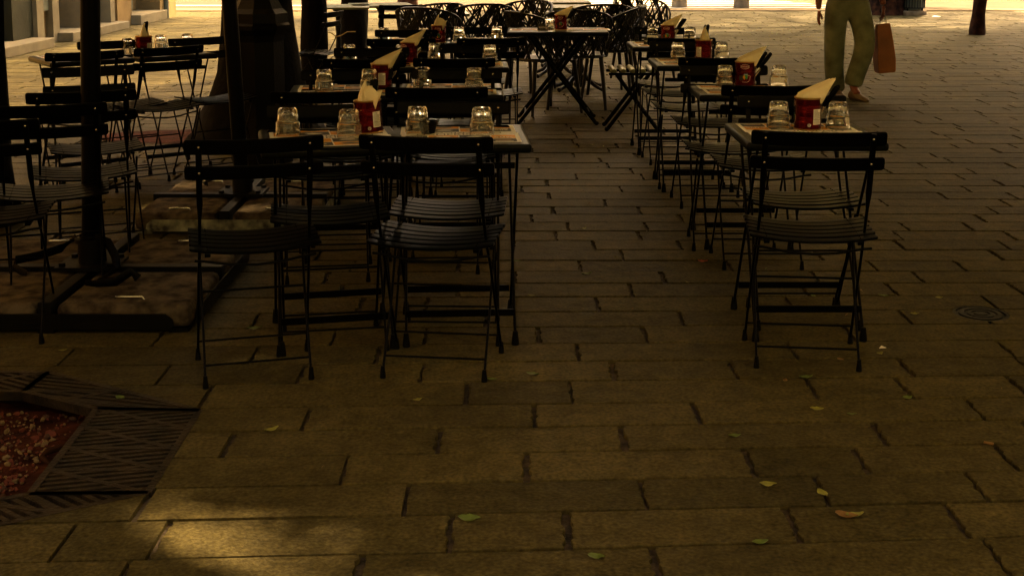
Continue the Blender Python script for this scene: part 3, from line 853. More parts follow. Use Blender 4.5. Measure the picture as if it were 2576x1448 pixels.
def tent_sign(px, py, txt, label, w=.085, h=.045, rz=0, z=TZ+.003):
    bm = bmesh.new(); 
    v = [(-w/2, -.022, 0), (w/2, -.022, 0), (w/2, .022, 0), (-w/2, .022, 0), (-w/2, 0, h), (w/2, 0, h)]
    V = [bm.verts.new(q) for q in v]
    for f in ((0, 1, 5, 4), (2, 3, 4, 5), (1, 2, 5), (3, 0, 4), (0, 3, 2, 1)): bm.faces.new([V[i] for i in f])
    vs, fs = text_mesh(txt, .017); sl = .022/h
    add_vf(bm, vs, fs, lambda q: (q.x*.85, -.022+(q.y+h*.45)*sl-.0006, q.y+h*.45), 1)
    o = new("tent_sign", bm, [M["ink"], M["white"]], smooth=False); o.location = at(px, py, z); o.rotation_euler = (0, 0, rz); tag(o, label, "sign")
tent_sign(1366, 76, "RESERVED", "small black folded card reading RESERVED on the wider table")
tent_sign(1636, 111, "HAMERICA'S", "small black folded card reading HAMERICA'S on the farthest right-hand table")
bm = bmesh.new(); lathe(bm, [(0, 0), (.024, 0), (.036, .045), (.0345, .045), (.023, .004), (0, .004)], 24)
o = new("ashtray", bm, M["black"]); o.location = at(1077, 335, TZ+.002); tag(o, "small black cup-shaped ashtray behind the left glass of the front middle table", "ashtray")
# side-on chair with rounded pale slat ends
root = empty("slatted_stool"); p = at(1588, 172, .46)
root.location = (p.x, p.y, 0)
tag(root, "low stool with five pale rounded slats and crossed legs beside the aisle", "stool")
bm = bmesh.new()
for k in range(5):
    x = -.145+k*.072; tube(bm, [(x, -.17, .455), (x, -.165, .456), (x, .165, .456), (x, .17, .455)], [(.012, .017), (.015, .023), (.015, .023), (.012, .017)], 14)
new("seat", bm, M["slatw"], root)
bm = bmesh.new()
for s in (-.13, .13): box(bm, (-.18, s-.009, .420), (.20, s+.009, .4405))
new("seat_frame", bm, M["black"], root)
for s in (-1, 1):
    for k in (-1, 1):
        bm = bmesh.new(); y = s*.13+k*.009
        tube(bm, [(k*.19, y, .012), (-k*.12, y, .425)], [(.006, .014), (.006, .014)], 8)
        lg = new("leg", bm, M["black"], root)
        bm = bmesh.new(); bmesh.ops.create_icosphere(bm, subdivisions=2, radius=.017, matrix=Matrix.Translation((k*.192, y, .016))); new("rubber_foot", bm, M["rubber"], lg)

# ------------------------------------------------------------------ woven armchairs, pedestal tables
def make_woven():
    root = empty("woven_armchair"); rr = random.Random(11)
    def S(u, v):   # u -1..1 round the back, v 0 seat .. 1 rim
        a = u*2.0; rad = .255+.035*v
        h = .44+v*(.40-.17*abs(u)**2.2)
        return Vector((rad*math.sin(a), -rad*.95*math.cos(a)-.03*v, h))
    bm = bmesh.new()
    for k in range(84):
        u = rr.uniform(-1, 1); du = rr.choice([-1, 1])*rr.uniform(.1, .5)
        v0, v1 = rr.choice([(0, 1), (0, 1), (0, .6), (.35, 1)])
        ps = [S(max(-1, min(1, u+du*(t-.5))), v0+(v1-v0)*t) for t in (0, .25, .5, .75, 1)]
        tube(bm, ps, .0075, 6)
    new("lattice_back", bm, M["weave"], root)
    bm = bmesh.new(); tube(bm, [S(-1+2*i/24, 1) for i in range(25)], .011, 8); tube(bm, [S(-1, t) for t in (0, .5, 1)], .011, 8); tube(bm, [S(1, t) for t in (0, .5, 1)], .011, 8)
    new("rim", bm, M["weave"], root)
    bm = bmesh.new(); lathe(bm, [(0, .435), (.235, .435), (.262, .448), (.255, .462), (.20, .455), (0, .450)], 28); new("seat", bm, M["weave"], root)
    for sx in (-1, 1):
        for sy in (-1, 1):
            bm = bmesh.new(); tube(bm, [(sx*.245, sy*.24, 0), (sx*.20, sy*.185, .44)], [.013, .019], 10); new("leg", bm, M["weave"], root)
    return root
WV = make_woven(); fw = [True]
for i, (px, py, yaw, l) in enumerate([(1524, 12, 5, "woven dark armchair with its back to us, right of the pale table"), (1452, 27, -4, "woven dark armchair nearest behind the wider cafe table"),
    (1224, 11, 12, "woven dark armchair mid-group with the bright street showing through it"), (1118, 9, 30, "woven dark armchair at the left of the lattice chairs"),
    (1615, 15, 80, "woven dark armchair seen from its side at the right of the group"), (1345, 2, 150, "woven dark armchair facing us behind the pale tables"),
    (1293, 30, -60, "woven dark armchair turned to the left beside the wider cafe table"), (1590, -8, 200, "woven dark armchair facing us at the far right of the pale tables"), (1050, 20, -20, "woven dark armchair farthest left, near the dark trunk")]):
    o = WV if fw[0] else copy_tree(WV); fw[0] = False
    p = at(px, py, .84); y = math.radians(yaw); o.location = (p.x-math.sin(y)*.27, p.y+math.cos(y)*.27, 0); o.rotation_euler = (0, 0, y); tag(o, l, "armchair", "woven dark armchairs")
def make_ped():
    root = empty("pedestal_table")
    bm = bmesh.new(); box(bm, (-.33, -.33, .71), (.33, .33, .735)); new("tabletop", bm, M["pale"], root, bevel=.006)
    bm = bmesh.new(); lathe(bm, [(0, .03), (.05, .03), (.06, .07), (.035, .11), (.028, .16), (.045, .20), (.030, .25), (.024, .45), (.034, .52), (.024, .58), (.03, .66), (.07, .709), (0, .709)], 20); new("column", bm, M["iron"], root)
    for k in range(4):
        a = PI/4+k*PI/2; c, s = math.cos(a), math.sin(a)
        bm = bmesh.new(); tube(bm, [(c*.03, s*.03, .12), (c*.10, s*.10, .115), (c*.18, s*.18, .06), (c*.26, s*.26, .03), (c*.30, s*.30, .022)], [.028, .024, .018, .016, .022], 8); new("foot", bm, M["iron"], root)
    return root
PD = make_ped(); fp = [True]
for px, py, rz, l in [(1460, 33, .02, "pale green topped pedestal table behind the wider cafe table"), (1400, 16, .05, "pale green topped pedestal table among the woven armchairs"), (1410, 3, 0, "farthest pale green topped pedestal table, at the top edge of the photo"),
                      (1090, 31, .1, "pale topped pedestal table at the left of the woven armchairs"), (958, 11, .2, "pale topped table behind the dark trunk"), (850, 15, .1, "pale topped table left of the dark trunk")]:
    o = PD if fp[0] else copy_tree(PD); fp[0] = False
    p = at(px, py, .735); o.location = (p.x, p.y, 0); o.rotation_euler = (0, 0, rz); tag(o, l, "table", "pedestal tables at the back")
place_chair(845, 28, 75, "dark folding chair left of the dark trunk with a rope on its seat", "black folding chairs at the back")
place_chair(1010, 12, 20, "dark folding chair right of the dark trunk at the top of the photo", "black folding chairs at the back")
bm = bmesh.new(); p = at(845, 80, .50)
tube(bm, [p+Vector(q) for q in ((-.14, -.05, .04), (-.10, 0, .0), (-.04, .02, -.02), (0, 0, -.05), (.05, -.04, -.04), (.12, -.03, .0), (.2, 0, .0))], .006, 6)
tag(new("rope", bm, M["rope"]), "thin pale rope draped over the seat left of the dark trunk", "rope")

# ------------------------------------------------------------------ parasols
def parasol(name_label, cx, cy, half, lean, peel, canopy, straps=True, cz=2.45, crot=0, cwx=None):
    root = empty("parasol", (cx, cy, 0)); tag(root, name_label, "parasol")
    h = half; hgt = .105
    bm = bmesh.new()
    for s in (-1, 1):      # outer angle-iron rails with rounded notched corners
        for ax in (0, 1):
            poly = [(-h+.09, .018), (h-.09, .018), (h-.07, .03), (h-.075, .055), (h-.10, .075), (-h+.10, .075), (-h+.075, .055), (-h+.07, .03)]
            for (a0, z0) in [(0, 0)]:
                f, g = [], []
                for (u, z) in poly:
                    for off, L_ in ((h, f), (h-.006, g)):
                        q = (u, s*off, z) if ax == 0 else (s*off, u, z)
                        L_.append(bm.verts.new(q))
                bm.faces.new(f); bm.faces.new(g[::-1])
                for i in range(len(f)): j = (i+1) % len(f); bm.faces.new((f[i], f[j], g[j], g[i]))
    for s in (-1, 1):
        for t in (-1, 1): box(bm, (s*(h-.06)-.035, t*(h-.06)-.035, 0), (s*(h-.06)+.035, t*(h-.06)+.035, .016))
    box(bm, (-.03, -h+.01, 0), (.03, -h+.07, .017))
    new("base_rail", bm, M["peel"] if peel else M["iron"], root, smooth=False)
    bm = bmesh.new()
    box(bm, (-h-.01, -.025, .05), (h-.01, .025, .118)); box(bm, (-.024, -h+.01, .048), (.024, h+.04, .1165))
    new("cross_beam", bm, M["iron"], root, smooth=False, bevel=.003)
    for sx in (-1, 1):
        for sy in (-1, 1):
            bm = bmesh.new(); x0, x1 = sorted((sx*.038, sx*(h-.012))); y0, y1 = sorted((sy*.038, sy*(h-.012)))
            box(bm, (x0, y0, .02), (x1, y1, hgt))
            sl = new("ballast_slab", bm, M["conc"], root, bevel=.022)
            bm = bmesh.new(); mx, my = (x0+x1)/2, y0+.085 if sy < 0 else y1-.085
            tube(bm, [(mx-.055, my, hgt-.004), (mx-.05, my, hgt+.008), (mx+.05, my, hgt+.008), (mx+.055, my, hgt-.004)], .005, 8)
            new("handle", bm, M["steel"], sl)
    bm = bmesh.new(); box(bm, (-.12, -.10, .1185), (.12, .10, .132))
    for sx in (-1, 1):
        for sy in (-1, 1): lathe(bm, [(0, .132), (.014, .132), (.014, .146), (0, .146)], 6, cx=sx*.095, cy=sy*.075)
    pl = new("base_plate", bm, M["iron"], root, smooth=False)
    top = 2.9
    bm = bmesh.new(); tube(bm, [(0, 0, .13), (lean*.5, 0, top*.5), (lean, 0, top)], .0385, 28); 
    pole = new("pole", bm, M["black"], root)
    bm = bmesh.new(); lathe(bm, [(.039, .132), (.052, .132), (.052, .215), (.062, .217), (.062, .232), (.044, .236), (.044, .245)], 28); new("collar", bm, M["iron"], pole)
    if straps:
        bm = bmesh.new()
        for pts_ in ([(-.055, 0, .235), (-.12, -.02, .19), (-.20, -.03, .165), (-.28, -.06, .155), (-.29, -.08, .135), (-.22, -.12, .112)],
                     [(.03, -.04, .245), (.085, -.05, .225), (.115, -.06, .17), (.13, -.09, .125), (.10, -.20, .114), (.18, -.22, .113)],
                     [(.06, -.26, .110), (.11, -.28, .114), (.17, -.27, .116), (.23, -.24, .155), (.26, -.25, .130)]):
            tube(bm, pts_, [(.0025, .017)]*len(pts_), 8)
        new("strap", bm, M["black"], root)
    if canopy:
        w = canopy; wx = cwx or w; bm = bmesh.new(); n = 12; rot = Matrix.Rotation(crot, 3, 'Z')
        G = [[bm.verts.new(rot @ Vector(((-1+2*i/n)*wx, (-1+2*j/n)*w, cz+.45*(1-max(abs(-1+2*i/n), abs(-1+2*j/n)))))) for i in range(n+1)] for j in range(n+1)]
        for j in range(n):
            for i in range(n): bm.faces.new((G[j][i], G[j][i+1], G[j+1][i+1], G[j+1][i]))
        c = new("canopy", bm, M["canvas"], root); c.modifiers.new("t", 'SOLIDIFY').thickness = .004
        c.location = (lean, 0, 0)
        for k in range(8):
            e_ = rot @ Vector(((wx, wx, 0, -wx, -wx, -wx, 0, wx)[k]*.98, (0, w, w, w, 0, -w, -w, -w)[k]*.98, cz-.012))
            bm = bmesh.new(); tube(bm, [(0, 0, cz+.42), e_], .010, 6); r_ = new("rib", bm, M["black"], root); r_.location = (lean, 0, 0)
    return root
pe0, pe1 = at(250, 1285), at(620, 1448); pan = math.atan2((pe1-pe0).y, (pe1-pe0).x)
pn = Vector((-math.sin(pan), math.cos(pan), 0)); off = Vector((.30/.67, .68/.67, 0))*2.45
dist = (pe0+off-Vector((-1.60, 5.02, 0))).dot(pn)
print("CANOPY", math.degrees(pan), dist)
parasol("dark parasol whose concrete weighted base stands at the left front", -1.70, 5.02, .54, .10, False, dist, crot=pan, cwx=2.5)  # canopy turned and stretched to cast the sun patch's straight edge
q = parasol("dark parasol farther back with peeling paint on its base frame", -1.40, 6.50, .45, -.11, True, 1.45, straps=False, cz=2.55)
bm = bmesh.new(); tube(bm, [(-.19, -.02, .17), (-.17, -.02, .20), (-.08, 0, .22), (.02, 0, .20), (.05, 0, .17)], .02, 8); new("crank_handle", bm, M["iron"], q)

# ------------------------------------------------------------------ lamp post, trunks
bm = bmesh.new()
n8 = lambda a, r, z: 0
root = empty("lamp_post"); p = at(660, 405); root.location = p; tag(root, "dark cast iron lamp post with moulded pedestal beside the left tables", "lamp post")
bm = bmesh.new(); lathe(bm, [(0, 0), (.20, 0), (.20, .10), (.175, .13), (.165, .20), (.158, .30), (.158, .78), (.168, .82), (.200, .86), (.205, .885), (.188, .90), (.188, .96), (.155, .99), (.125, 1.05), (.10, 1.10), (0, 1.10)], 8)
new("pedestal", bm, M["iron"], root, smooth=False)
bm = bmesh.new(); tube(bm, [(0, 0, 1.09), (0, 0, 1.3), (0, 0, 1.35), (0, 0, 3.6), (0, 0, 4.4)], [.10, .095, .075, .05, .04], 20); new("shaft", bm, M["iron"], root)
bm = bmesh.new(); lathe(bm, [(0, 4.38), (.08, 4.4), (.18, 4.75), (.20, 4.78), (.05, 5.0), (0, 5.02)], 8); new("lantern", bm, M["iron"], root, smooth=False)

SD = Vector((.30, .68, .67)).normalized()
SX, SY = SD.x/SD.z, SD.y/SD.z
e0, e1 = at(250, 1285), at(620, 1448)       # edge of the sun patch on the paving
EN = Vector((-(e1-e0).y, (e1-e0).x, 0)).normalized()
if EN.y < 0: EN = -EN
def shade_crown_mesh(seed, cx, cy, cz, r, rz, ox, oy):  # unseen leaf mass, added and shaped for the shade it throws
    rr = random.Random(seed); bm = bmesh.new(); s = .17
    n = int(r*r*390)
    for k in range(n):
        a = rr.uniform(0, 2*PI); q = r*math.sqrt(rr.random())*(1+.06*math.sin(5*a+seed)); t = rr.uniform(-1, 1)*math.sqrt(max(.05, 1-(q/r)**2))
        x, y, z = cx+q*math.cos(a), cy+q*math.sin(a), cz+t*rz
        g = Vector((x-z*SX, y-z*SY, 0)); ds = (g-e0).dot(EN); al = (g-e0).dot((e1-e0).normalized())
        if g.y > 7 and g.x > -6:  # leaves thinned with distance so the far paving brightens
            keep = max(.20, 1-(g.y-6.5)/13.5)*(.42 if g.x < -1.6 and g.y > 9.5 else 1)
            for q_i in range(13):
                if rr.random() > keep: continue
                m = Matrix.Translation((x-ox+rr.uniform(-.25, .25), y-oy+rr.uniform(-.25, .25), z)) @ Matrix.Rotation(rr.uniform(0, 6.3), 4, 'Z') @ Matrix.Rotation(rr.gauss(0, .6), 4, 'X')
                bm.faces.new([bm.verts.new(m @ Vector(q_)) for q_ in ((-.075, 0, 0), (0, -.042, 0), (.075, 0, 0), (0, .042, 0))])
            continue
        if g.y < 3.5 and -.5 < al < 1.7 and -.4 < ds < .75:  # leaves thinned along the sun's path to open the sun patch
            f_ = .11+max(0, ds-.17)*2.8+max(0, g.y-3.08)*6+max(0, -al-.02)*6
            cnt = int(22*f_+rr.random())
            for q_i in range(cnt):
                m = Matrix.Translation((x-ox+rr.uniform(-.16, .16), y-oy+rr.uniform(-.16, .16), z+rr.uniform(-.1, .1))) @ Matrix.Rotation(rr.uniform(0, 6.3), 4, 'Z') @ Matrix.Rotation(rr.gauss(0, .6), 4, 'X')
                bm.faces.new([bm.verts.new(m @ Vector(q_)) for q_ in ((-.04, 0, 0), (0, -.018, 0), (.04, 0, 0), (0, .018, 0))])
            continue
        else: ss = s*rr.uniform(.6, 1.3)
        m = Matrix.Translation((x-ox, y-oy, z)) @ Matrix.Rotation(rr.uniform(0, 6.3), 4, 'Z') @ Matrix.Rotation(rr.gauss(0, .6), 4, 'X')
        vs = [bm.verts.new(m @ Vector(q_)) for q_ in ((-ss, 0, 0), (-ss*.3, -ss*.45, 0), (ss*.6, -ss*.35, 0), (ss*1.1, 0, 0), (ss*.6, ss*.35, 0), (-ss*.3, ss*.45, 0))]
        bm.faces.new(vs)
    me = bpy.data.meshes.new("shade_crown"); bm.to_mesh(me); bm.free(); me.materials.append(M["leaf"]); return me
def tree(x, y, r0, top, label, m, shade_crown, flare=1.5, hc=5.4, nb=5, fs=.16):
    """crown = (world x, world y, radius)"""
    root = empty("street_tree", (x, y, 0)); tag(root, label, "tree", "trees with trunks on the paving")
    rr = random.Random(int(abs(x*100+y*7)))
    bm = bmesh.new(); n = 14; rows = []
    hs = [0, .06, .15, .3, .5, .8, 1.1, 1.5, 2.1, 3.0, 3.8]
    for h in hs:
        t = h/hs[-1]; rad = r0*(1+(flare-1)*math.exp(-h/fs))*(1-.35*t)
        cx = top[0]*min(1, h/1.5)*1.0+(top[0]*.3*max(0, t-.4)); cy = top[1]*t
        rows.append([bm.verts.new((cx+rad*math.cos(2*PI*k/n)*rr.uniform(.90, 1.10), cy+rad*math.sin(2*PI*k/n)*rr.uniform(.90, 1.10), h)) for k in range(n)])
    for a, b in zip(rows, rows[1:]):
        for k in range(n): bm.faces.new((a[k], a[(k+1) % n], b[(k+1) % n], b[k]))
    bm.faces.new(rows[-1])
    tx = top[0]*1.18; ty = top[1]; ccx, ccy, cr = shade_crown
    for k in range(nb):
        a = k*2*PI/nb+.3; ex, ey = ccx-x+math.cos(a)*cr*.6, ccy-y+math.sin(a)*cr*.6
        tube(bm, [(tx, ty, 3.6), (tx+(ex-tx)*.4, ty+(ey-ty)*.4, 3.6+(hc-3.6)*.5), (ex, ey, hc+.3)], [r0*.4, r0*.25, .03], 7)
    new("trunk", bm, m, root)
    c = bpy.data.objects.new("shade_crown", shade_crown_mesh(int(x*10+y), ccx, ccy, hc, cr, 1.1, x, y)); C.objects.link(c); c.parent = root
    return root
p = at(650, 352); tree(p.x, p.y, .25, (.03, 0), "thick dark reddish trunk with flared foot behind the left tables", M["darkshadebark"], (.3, 7.4, 4.6), flare=2.1, fs=.36)  # near-black bark puts shade into this trunk's colour
p = at(790, 250); tree(p.x, p.y, .125, (.03, 0), "dark straight trunk just right of the lamp post", M["darkshadebark"], (1.0, 10.8, 5.7), flare=1.2)
p = at(893, 150); tree(p.x, p.y, .165, (.0, 0), "thick black trunk behind the farthest left tables", M["darkshadebark"], (7.0, 22.0, 5), flare=1.1, hc=11)
p = at(18, 560); tree(p.x-.14, p.y, .17, (.02, 0), "black trunk cut by the left edge of the photo", M["darkshadebark"], (-2.6, 5.2, 3.6), flare=1.2)
p = at(2457, 88); tree(p.x, p.y, .10, (.08, 0), "thin red-brown trunk standing alone at the far right", M["bark"], (10.0, 26.0, 5.6), flare=1.25, hc=11)
p = at(2225, 37); tree(p.x, p.y, .36, (.0, 0), "very thick brown trunk beside the litter bin at the far right", M["bark"], (9.8, 32.5, 7), flare=1.15, hc=11)
p = at(1025, 22); tree(p.x, p.y, .20, (.05, 0), "red-brown trunk beyond the woven armchairs at the top of the photo", M["bark"], (1.6, 28.7, 6.2), flare=1.3, hc=11)
# unseen trees added to keep the terrace in shade, besides the grate's own
for x, y, cr, l in [(3.2, -1.0, (4.2, 2.2, 5.2), "street tree outside the photo just behind the viewer's right shoulder"), (7.0, 6.4, (7.2, 7.4, 5.6), "unseen tree added for shade level with the second right-hand table"),
                    (9.2, 13.0, (7.6, 13.2, 6.2), "unseen tree added for shade level with the walking person"), (gx, gy, (gx, gy, 3.2), "street tree growing from the iron grate, its trunk left of the frame"),
                    (13.0, 5.0, (13.0, 5.0, 5.0), "unseen tree added for shade at the far right near the viewer"), (13.5, 20.0, (16.0, 27.5, 5.4), "unseen tree added for shade at the far right beyond the thin trunk")]:
    tree(x, y, .15, (0, .1), l, M["bark"], cr, hc=11 if y > 19 else 5.4)

# red bed round the leaning trunk
bm = bmesh.new(); p = at(455, 345)
bm.faces.new([bm.verts.new((p.x+.62*math.cos(2*PI*k/12)*R.uniform(.85, 1.1), p.y+.33*math.sin(2*PI*k/12), .006)) for k in range(12)])
tag(new("planting_bed_soil", bm, M["soil"], smooth=False), kind="structure")

# bollards, litter bin
bo = None
for px, py, l in ((1709, 18, "pale stone bollard at the crossing, left one"), (1865, 20, "pale stone bollard at the crossing, right one")):
    bm = bmesh.new(); lathe(bm, [(0, 0), (.17, 0), (.165, .05), (.155, .5), (.15, .62), (.10, .70), (0, .72)], 24)
    p = at(px, py); o = new("bollard", bm, M["bollard"], loc=p); tag(o, l, "bollard", "stone bollards at the crossing")
p = at(2295, 38); root = empty("litter_bin", p); tag(root, "dark caged litter bin on a round stone base beside the thick trunk", "litter bin")
bm = bmesh.new(); lathe(bm, [(0, 0), (.26, 0), (.265, .02), (.26, .085), (0, .09)], 28); new("stone_base", bm, M["bollard"], root)
bm = bmesh.new()
for k in range(26):
    a = 2*PI*k/26; tube(bm, [(.22*math.cos(a), .22*math.sin(a), .13), (.22*math.cos(a), .22*math.sin(a), .95)], .009, 6)
for z in (.14, .55, .94): tube(bm, [(.22*math.cos(2*PI*k/28), .22*math.sin(2*PI*k/28), z) for k in range(29)], .010, 6)
new("cage", bm, M["iron"], root)
bm = bmesh.new(); lathe(bm, [(0, .1), (.19, .1), (.20, .9), (.0, .88)], 24); new("liner", bm, M["shutter"], root)
bm = bmesh.new()
for k in range(4): a = PI/4+k*PI/2; tube(bm, [(.2*math.cos(a), .2*math.sin(a), .085), (.2*math.cos(a), .2*math.sin(a), .15)], .018, 8)
new("foot_post", bm, M["iron"], root)

# ------------------------------------------------------------------ building at left
bd = empty("town_house", (-6.45, 15, 0)); tag(bd, "ochre rendered town house with stone doorsteps along the left street", "building")
def bbox(name, x0, x1, y0, y1, z0, z1, m, parent=bd, bevel=0):
    bm = bmesh.new(); box(bm, (x0+6.45, y0-15, z0), (x1+6.45, y1-15, z1)); return new(name, bm, m, parent, smooth=False, bevel=bevel)
HB = 9.0
bbox("wall", -10, -6.80, -6, 24.2, 0, HB, M["wall"])
bbox("wall", -6.80, -6.42, 16.35, 17.05, 0, HB, M["wallg"]); bd.children[-1]["label"] = "grey-green rendered wall pier"
bbox("pier", -6.80, -6.36, 17.05, 17.30, 0, HB, M["marble"]); bbox("pier", -6.80, -6.40, 17.75, 18.0, 0, HB, M["marble"])
mb = bbox("meter_box", -6.62, -6.44, 17.33, 17.72, .45, 1.5, M["shutter"], bevel=.01)
bbox("wall", -6.80, -6.50, 17.30, 17.75, 0, HB, M["wall"])
bbox("door", -6.80, -6.74, 18.0, 18.9, .13, 2.4, M["door"]); bbox("doorstep", -6.80, -6.18, 17.9, 19.6, 0, .13, M["marble"], bevel=.01)
bbox("door", -6.80, -6.74, 14.2, 16.35, .14, 2.6, M["darkdoor"]); bbox("doorstep", -6.80, -6.12, 14.0, 17.0, 0, .13, M["marble"], bevel=.01)
for s in (18.92, 20.25): bbox("pier", -6.80, -6.38, s, s+.22, 0, HB, M["marble"])
bbox("door", -6.80, -6.74, 19.2, 20.2, .13, 2.4, M["darkdoor"]); bbox("doorstep", -6.80, -6.22, 19.65, 20.7, 0, .12, M["marble"], bevel=.01)
bbox("wall", -6.80, -6.42, 20.72, 21.5, 0, HB, M["wall"])
bbox("shutter", -6.80, -6.72, 21.5, 22.6, .2, 2.4, M["shutter"]); bbox("doorstep", -6.80, -6.25, 21.45, 23.1, 0, .17, M["marble"], bevel=.01)
bbox("wall", -6.80, -6.38, 23.1, 24.2, 0, HB, M["wall"])
bm = bmesh.new(); tube(bm, [(.10, 8.4, 0), (.10, 8.4, HB)], .05, 12); new("downpipe", bm, M["shutter"], bd)
# unseen building added behind the viewer: keeps light off the near sides of things
b2 = empty("rear_light_blocker", (0, -7, 0)); tag(b2, "unseen tall building added behind the viewer to block light", "building")
bm = bmesh.new(); box(bm, (-14, -4, 0), (20, 0, 12)); new("wall", bm, M["wallg"], b2, smooth=False)

b3 = empty("far_sky_blocker", (0, 46, 0)); tag(b3, "unseen building row added across the far street to block low sky", "building")  # unseen row added to hide low sky that would light the seats
bm = bmesh.new(); box(bm, (-40, 12, 0), (-2, 20, 30)); new("wall", bm, M["wallg"], b3, smooth=False)
bm = bmesh.new(); box(bm, (-1, 0, 0), (45, 8, 15)); new("wall", bm, M["wall"], b3, smooth=False)
b4 = empty("side_light_blocker", (24, 14, 0)); tag(b4, "unseen ochre building added along the right to block side light", "building")  # unseen block added to cut light coming from the right
bm = bmesh.new(); box(bm, (0, -25, 0), (6, 14, 12)); new("wall", bm, M["wall"], b4, smooth=False)

# ------------------------------------------------------------------ person
def skinned(name, chain, m, parent, sub=2):
    """chain: list of (pos, radius, parent index)"""
    me = bpy.data.meshes.new(name)
    me.from_pydata([c[0] for c in chain], [(i, c[2]) for i, c in enumerate(chain) if c[2] >= 0], [])
    o = bpy.data.objects.new(name, me); C.objects.link(o); o.parent = parent
    me.materials.append(m)
    md = o.modifiers.new("skin", 'SKIN'); md.use_smooth_shade = True
    sv = me.skin_vertices[0].data
    for i, c in enumerate(chain): sv[i].radius = c[1] if isinstance(c[1], tuple) else (c[1], c[1])
    sv[0].use_root = True
    s = o.modifiers.new("sub", 'SUBSURF'); s.levels = sub; s.render_levels = sub
    return o
pp = at(2112, 240); pp = Vector((3.03, 11.5, 0))
per = empty("person", pp); tag(per, "walking person in faded green jeans and yellow shirt carrying a brown paper bag", "person")
# local: -x is picture left; person faces -y
body = [((0, 0, .93), .13, -1), ((0, 0, 1.08), .125, 0), ((0, .01, 1.25), .14, 1), ((0, .01, 1.40), .12, 2), ((0, 0, 1.49), .055, 3), ((0, -.01, 1.56), .06, 4), ((0, -.015, 1.64), .085, 5), ((0, -.01, 1.71), .075, 6),
    ((-.17, .01, 1.38), .055, 3), ((-.25, .03, 1.12), .045, 8), ((-.265, -.0, .88), .033, 9), ((-.265, -.02, .80), .026, 10),
    ((.17, .01, 1.38), .055, 3), ((.26, .04, 1.12), .045, 12), ((.30, .0, .92), .033, 13), ((.315, -.02, .84), .026, 14),
    ((-.09, 0, .84), .085, 0), ((-.10, -.02, .46), .055, 16), ((-.055, .12, .09), .038, 17), ((-.05, .03, .04), .032, 18),
    ((.09, 0, .84), .085, 0), ((.125, -.14, .46), .055, 20), ((.045, -.08, .12), .038, 21), ((.06, -.22, .05), .032, 22)]
skinned("body", body, M["skin"], per)
tr = [((0, 0, .90), (.180, .14), -1), ((0, 0, .97), (.172, .135), 0), ((-.102, 0, .78), .118, 0), ((-.110, -.01, .62), .108, 2), ((-.112, -.01, .46), .098, 3), ((-.098, .04, .28), .093, 4), ((-.062, .10, .10), .094, 5), ((-.055, .11, .04), .094, 6),
    ((.102, 0, .78), .118, 0), ((.128, -.06, .64), .108, 8), ((.140, -.13, .48), .100, 9), ((.098, -.11, .32), .092, 10), ((.052, -.09, .16), .090, 11), ((.045, -.09, .11), .088, 12)]
skinned("trousers", tr, M["jeans"], per)
sh = [((0, 0, .92), (.170, .135), -1), ((0, 0, 1.0), (.165, .13), 0), ((0, .01, 1.22), (.17, .14), 1), ((0, .01, 1.38), (.15, .12), 2), ((0, 0, 1.46), .07, 3), ((-.18, .01, 1.37), .075, 3), ((-.235, .03, 1.20), .07, 5), ((.18, .01, 1.37), .075, 3), ((.24, .03, 1.20), .07, 7)]
skinned("shirt", sh, M["shirt"], per)
for (x, y, z, side) in ((-.265, -.02, .80, -1), (.315, -.02, .84, 1)):     # hands: palm, four fingers, thumb
    hc = [((x, y, z), (.016, .028), -1), ((x, y-.004, z-.045), (.014, .036), 0), ((x, y-.004, z-.075), (.013, .036), 1)]
    idx = 3
    for k in range(4):
        fy = -.028+.019*k; ln = (.030, .036, .033, .026)[k]
        curl = .022 if side > 0 else .010
        hc += [((x, y+fy, z-.085), .0085, 2), ((x-curl*side*.3, y+fy, z-.085-ln), .008, idx), ((x-curl*side*1.2, y+fy, z-.085-ln*1.6), .007, idx+1)]; idx += 3
    hc += [((x-.006*side, y-.042, z-.035), .010, 1), ((x-.014*side, y-.055, z-.065), .009, idx), ((x-.02*side, y-.052, z-.09), .0075, idx+1)]
    skinned("hand", hc, M["skin"], per, 1)
bm = bmesh.new(); bmesh.ops.create_uvsphere(bm, u_segments=24, v_segments=14, radius=1, matrix=Matrix.Translation((0, .012, 1.675)) @ Matrix.Diagonal((.085, .10, .105, 1)))
for v in list(bm.verts):
    if v.co.y < -.02 and v.co.z < 1.72: bm.verts.remove(v)
new("hair", bm, M["hair"], per)
for s in (-1, 1):
    bm = bmesh.new(); bmesh.ops.create_uvsphere(bm, u_segments=10, v_segments=6, radius=.011, matrix=Matrix.Translation((s*.03, -.085, 1.655))); new("eye", bm, M["white"], per)
bm = bmesh.new(); tube(bm, [(0, -.088, 1.66), (0, -.105, 1.63), (0, -.095, 1.62)], [.006, .012, .008], 8); new("nose", bm, M["skin"], per)
bm = bmesh.new(); tube(bm, [(-.022, -.088, 1.592), (0, -.093, 1.590), (.022, -.088, 1.592)], [.003, .006, .003], 6); new("mouth", bm, M["redlab"], per)
